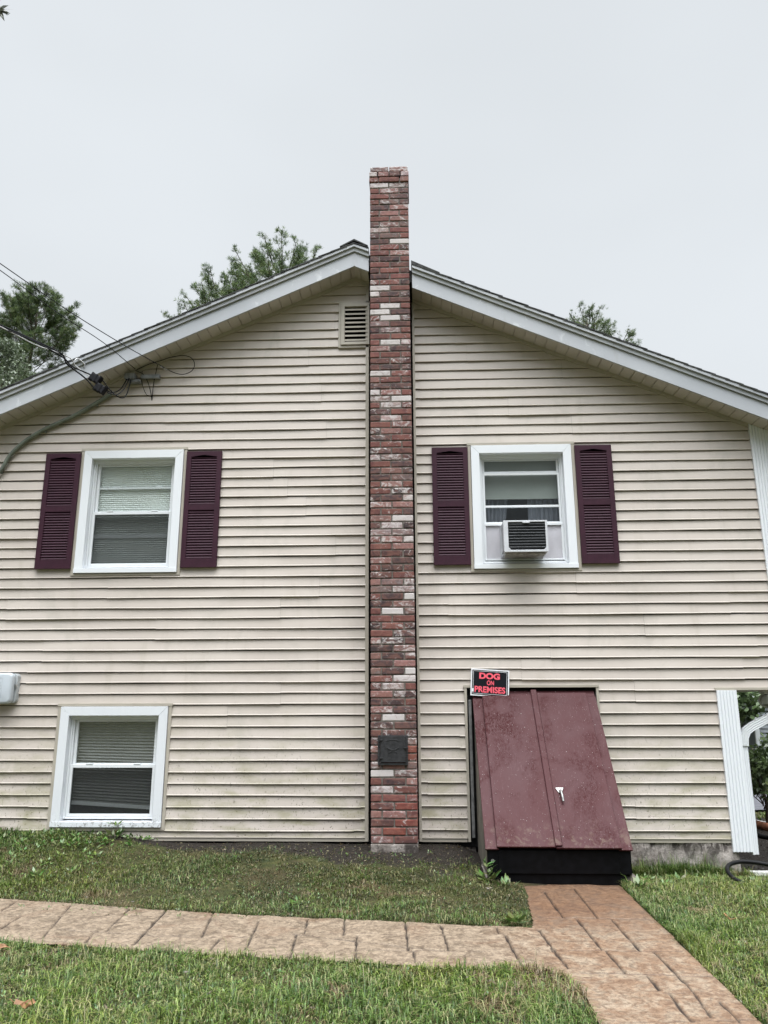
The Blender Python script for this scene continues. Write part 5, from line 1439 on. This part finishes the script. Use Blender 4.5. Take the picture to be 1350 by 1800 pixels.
# ------------------------------------------------------------------ trees
def pine(base, height, crown0, rad, seed, label, ntuft, lean_=(0, 0), tuft=0.17, dark=1.0, gaps=0.0, wh=0.55, needles=13, pw=0.55):
    r = random.Random(seed); t = tag(empty('pine_tree', base), label, 'tree')
    B = Vector(base)
    def trunk_at(z): f = z/height; return Vector((lean_[0]*f+0.12*math.sin(z*0.6+seed), lean_[1]*f, z))
    tk = MB(); zs = [height*i/14 for i in range(15)]
    tk.tube([trunk_at(z) for z in zs], [max(0.02, height*0.016*(1-z/height)**0.8+0.012) for z in zs], 9)
    br = MB(); tips = []
    z = crown0
    while z < height-0.2:
        f = (z-crown0)/(height-crown0)
        prof = (1-f)**pw*(0.55+0.45*min(1, f*5)); nb = r.choice([4, 5, 5, 6])
        a0 = r.uniform(0, 2*PI)
        for k in range(nb):
            if r.random() < gaps: continue
            a = a0+2*PI*k/nb+r.uniform(-.35, .35); L_ = rad*prof*r.uniform(0.65, 1.15)+0.25
            up = r.uniform(0.0, 0.25)+0.75*f
            p0 = trunk_at(z); pts = []
            for i in range(6):
                s = i/5; pts.append(p0+Vector((math.cos(a)*L_*s, math.sin(a)*L_*s, L_*(up*s+0.22*s*s-0.10*math.sin(PI*s)))))
            br.tube(pts, [0.012+0.035*(1-f)*(1-i/5) for i in range(6)], 5, False)
            ns = max(3, int(L_*5))
            for q in range(ns):
                s = 0.25+0.75*(q+r.random())/ns; p = p0.lerp(pts[-1], s); p = pts[min(4, int(s*5))].lerp(pts[min(5, int(s*5)+1)], s*5-int(s*5)) if s < 1 else pts[-1]
                sa = a+r.choice((-1, 1))*r.uniform(0.4, 1.1); sl = L_*(1.05-s)*0.5+0.18
                e = p+Vector((math.cos(sa)*sl, math.sin(sa)*sl, sl*r.uniform(0.1, 0.6)))
                br.tube([p, p.lerp(e, 0.5)+Vector((0, 0, -0.02)), e], [0.010, 0.008, 0.005], 4, False)
                tips.append((p, e, a))
            tips.append((pts[3], pts[5], a))
        z += wh*r.uniform(0.7, 1.2)*(1.0 if f < 0.8 else 0.6)
    tips.append((trunk_at(height-0.4), trunk_at(height)+Vector((0, 0, 0.1)), 0))
    rs_ = np.random.RandomState(seed)
    P0 = np.array([tuple(q[0]) for q in tips]); P1 = np.array([tuple(q[1]) for q in tips]); pick = rs_.randint(0, len(tips), ntuft)
    s = rs_.rand(ntuft)**0.6
    c = P0[pick]+(P1[pick]-P0[pick])*s[:, None]+rs_.normal(scale=0.05, size=(ntuft, 3))
    dd = P1[pick]-P0[pick]; dd /= np.linalg.norm(dd, axis=1)[:, None]+1e-9
    d = rs_.normal(size=(ntuft, needles, 3))*0.62+dd[:, None, :]*0.7+np.array([0, 0, 0.35]); d /= np.linalg.norm(d, axis=2)[:, :, None]
    ln_ = tuft*rs_.uniform(0.6, 1.15, (ntuft, needles))
    pal = np.array([(0.054, 0.082, 0.034), (0.070, 0.100, 0.040), (0.090, 0.118, 0.046), (0.042, 0.066, 0.032), (0.110, 0.128, 0.052)])*dark
    col = pal[rs_.choice(5, ntuft, p=[.3, .28, .18, .16, .08])]*(0.75+0.5*rs_.rand(ntuft))[:, None]
    tk.build('trunk', M['bark'], t, smooth=True); br.build('limbs', M['bark'], t)
    leaves('needles', np.repeat(c, needles, 0), d.reshape(-1, 3), ln_.ravel(), 0.036, np.repeat(col, needles, 0), M['needle'], t)
    return t


def broadleaf(base, height, crown0, rad, seed, label, nleaf, leaf=0.11, pal=None, name='broadleaf_tree', cat='tree', squash=1.0, clumps=46, trunk_r=0.14, wid=0.32):
    r = random.Random(seed); rs_ = np.random.RandomState(seed); t = tag(empty(name, base), label, cat)
    tk = MB(); top = Vector((r.uniform(-.2, .2), r.uniform(-.2, .2), height*0.8))
    tk.tube([Vector((0, 0, -0.1)), top*0.3+Vector((0.05, 0, 0)), top*0.65, top], [trunk_r, trunk_r*0.8, trunk_r*0.5, trunk_r*0.2], 9)
    cen = []; mz = (height+crown0)/2; hz_ = (height-crown0)/2
    for k in range(clumps):
        v = rs_.normal(size=3); v /= np.linalg.norm(v); rr = rs_.rand()**0.45
        c = Vector((v[0]*rad*rr, v[1]*rad*rr, mz+v[2]*hz_*rr*squash)); cen.append(c)
        s = top*min(0.95, max(0.15, (c.z-0.3*rad)/height)); tk.tube([s, s.lerp(c, 0.5)+Vector((0, 0, 0.08*rad)), c], [trunk_r*0.28, trunk_r*0.16, trunk_r*0.06], 5, False)
    cc_ = np.array([tuple(c) for c in cen]); pick = rs_.randint(0, clumps, nleaf)
    sizes = rs_.uniform(0.16, 0.36, clumps)*rad
    off = rs_.normal(size=(nleaf, 3)); off /= np.linalg.norm(off, axis=1)[:, None]; off *= (rs_.rand(nleaf)**0.5*sizes[pick])[:, None]; off[:, 2] *= 0.75
    p = cc_[pick]+off; p[:, 2] = np.maximum(p[:, 2], 0.05)
    d = rs_.normal(size=(nleaf, 3))+off/rad*2; d[:, 2] -= 0.25; d /= np.linalg.norm(d, axis=1)[:, None]
    pal = np.array(pal if pal else [(0.07, 0.11, 0.04), (0.10, 0.145, 0.06), (0.05, 0.085, 0.035), (0.14, 0.17, 0.09)])
    bright = rs_.uniform(0.75, 1.3, clumps)
    col = pal[rs_.choice(len(pal), nleaf)]*(bright[pick]*(0.8+0.4*rs_.rand(nleaf)))[:, None]
    nr = rs_.normal(size=(nleaf, 3))*0.8+np.array([0, 0, 1.0])
    tk.build('trunk', M['bark'], t, smooth=True)
    leaves('crown', p, d, leaf*rs_.uniform(0.6, 1.2, nleaf), wid, col, M['foliage'], t, nr)
    return t


q = P(56, 505, 24); pine((q.x, q.y, -0.3), q.z-0.35, 4.5, 4.5, 3, 'large dense pine behind the left eave of the roof', 30000, (0.3, 0), 0.20, 1.5, 0.0, 0.50, 13, 0.62)
q = P(498, 412, 19); pine((q.x, q.y, -0.3), q.z-1.1, 5.0, 3.3, 14, 'tall pine rising behind the roof just left of the chimney', 22000, (0.0, 0), 0.16, 1.9, 0.0, 0.42, 13, 0.42)
q = P(420, 462, 20); pine((q.x, q.y, -0.3), q.z-0.95, 5.5, 3.1, 8, 'lower open pine behind the middle of the left roof slope', 12500, (-0.5, 0), 0.16, 1.8, 0.15, 0.5, 13, 0.5)
q = P(1018, 540, 23); pine((q.x, q.y, -0.3), q.z-0.25, 7.5, 2.1, 23, 'pine with open tufted top behind the right roof slope', 8500, (0.2, 0), 0.14, 1.6, 0.1, 0.45, 12, 0.5)
q = P(1078, 577, 23.6); pine((q.x, q.y, -0.3), q.z-0.2, 7.0, 1.5, 31, 'small pine top to the right of the other behind the right roof slope', 3200, (0.3, 0), 0.14, 1.6, 0.2, 0.45, 12, 0.5)
q = P(10, 615, 16); broadleaf((q.x-0.3, q.y, -0.3), q.z+0.9, 4.0, 2.4, 5, 'pale green leafy tree in front of the large pine at the left edge', 30000, 0.12, [(0.13, 0.17, 0.10), (0.17, 0.21, 0.13), (0.09, 0.12, 0.07), (0.22, 0.25, 0.18)])
# twig of a near tree poking in at the top left corner: oak limb over the lawn
q = P(-60, 10, -2.6)
ob = tag(empty('oak_branch', q), 'tip of an oak branch with hanging leaves in the top left corner of the sky', 'branch')
tipp = [P(-420, -60, -3.2), P(-200, -30, -2.9), P(-60, 0, -2.6), P(-12, 12, -2.55), P(2, 16, -2.55)]
MB().tube(loc(catmull(tipp, 4), ob), [0.03-0.0262*i/16 for i in range(17)], 7).build('limb', M['bark'], ob, smooth=True)
ro_ = random.Random(4); lst = []
for _ in range(70):
    t_ = ro_.random()**0.7; i = t_*(len(tipp)-1); i0 = min(int(i), len(tipp)-2); p = tipp[i0].lerp(tipp[i0+1], i-i0)-q
    a = ro_.uniform(0, 2*PI); d = np.array([math.cos(a)*0.7, math.sin(a)*0.7, ro_.uniform(-1.0, 0.3)]); d /= np.linalg.norm(d); lst.append((np.array(p), d, ro_.uniform(0.06, 0.10)))
for (u, v, ang) in ((0, 14, -0.9), (2, 16, -0.3), (3, 12, -1.1), (4, 10, 0.2), (-2, 20, -1.3), (6, 20, -0.8), (1, 24, -1.0), (-4, 8, -0.5)):
    p = P(u, v, -2.55)-q; d = np.array([math.cos(ang), 0.2, math.sin(ang)]); d /= np.linalg.norm(d); lst.append((np.array(p), d, 0.055))
lp = np.array([w_[0] for w_ in lst]); ld = np.array([w_[1] for w_ in lst]); ls = np.array([w_[2] for w_ in lst])
lc_ = leaves('leaf_cluster', lp, ld, ls, 0.17, np.tile([0.09, 0.10, 0.07], (len(lst), 1))*np.random.RandomState(1).uniform(.7, 1.3, (len(lst), 1)), M['foliage'], ob); lc_['kind'] = 'stuff'

# right-hand background
q = P(1322, 1340, 2.9); broadleaf((q.x+0.10, q.y, -0.26), 1.25, 0.30, 0.42, 40, 'glossy leaved rhododendron bush beyond the downspout', 1700, 0.085, [(0.085, 0.125, 0.045), (0.12, 0.17, 0.07), (0.055, 0.08, 0.032)], 'rhododendron', 'bush', 1.0, 30, 0.03, 0.22)
q = P(1345, 1420, 3.0); broadleaf((q.x+0.45, q.y-0.1, -0.26), 0.55, 0.0, 0.30, 41, 'low dark leaved shrub beside the mulch bed', 260, 0.07, [(0.05, 0.07, 0.03), (0.07, 0.10, 0.04)], 'shrub', 'bush', 1.0, 14, 0.02, 0.22)
for i, (u, Y, hgt, rd_, lab) in enumerate(((1300, 17, 7.5, 3.4, 'dark green tree behind the neighbouring house, nearest the downspout'), (1336, 26, 9.0, 4.2, 'dark green tree rising over the grey neighbouring house'), (1400, 20, 9.5, 4.0, 'tall green tree at the right beyond the driveway'), (1290, 30, 8.0, 4.0, 'far green tree behind the house corner'))):
    q = P(u, 1241, Y); broadleaf((q.x, q.y, -0.3), hgt, 0.3, rd_, 50+i, lab, 17000, 0.22, [(0.055, 0.085, 0.035), (0.075, 0.115, 0.045), (0.035, 0.058, 0.026), (0.095, 0.135, 0.06)], 'broadleaf_tree', 'tree', 1.0, 50)
# neighbouring house
q = P(1346, 1280, 15.5)
nb = tag(empty('neighbour_house', (q.x-0.3, q.y, -0.3)), 'grey clapboard house across the driveway half hidden by leaves', 'house')
w_ = MB(); w_.box(0, 8, 0.03, 6, 0, 2.6); nb_h = 0.0
for i in range(22):
    z = 0.1+i*0.115; w_.prism_x([(0.03, z+0.115), (0.0, z), (0.03, z)], 0, 8)
w_.build('wall', M['greyside'], nb)
w_ = MB(); w_.prism([(-0.4, 2.5), (8.4, 2.5), (8.4, 2.62), (4, 4.4), (-0.4, 2.62)], -0.3, 6.3); w_.build('roof', M['shingle'], nb)
w_ = MB(); ring(w_, 1.2, 2.3, 0.9, 2.1, 0.08, -0.03, 0.02); w_.box(1.28, 2.22, -0.02, 0.0, 1.46, 1.52); fw_ = w_.build('window', M['trim'], nb); MB().box(1.28, 2.22, -0.010, -0.004, 0.98, 2.02).build('pane', M['signblack'], fw_)
w_ = MB(); w_.box(-0.02, 0.10, -0.05, 0.02, 0, 2.5); w_.build('corner_board', M['trim'], nb)

# sparse boundary trees so the horizon is closed from other positions
rt = random.Random(77)
for i, (x, y) in enumerate([(-16, 30), (-9, 34), (2, 36), (8, 40), (24, 34), (34, 26)]):
    broadleaf((x, y, -0.3), rt.uniform(7, 9), 0.6, rt.uniform(3.2, 4.2), 80+i, ['far round tree beyond the far left end of the house', 'far round tree behind the left half of the roof', 'far round tree behind the chimney', 'far round tree behind the right roof slope', 'far round tree right of the driveway', 'far round tree at the far right edge of the yard'][i], 5000, 0.36, None, 'broadleaf_tree', 'tree', 1.0, 34)
bpy.context.view_layer.update()
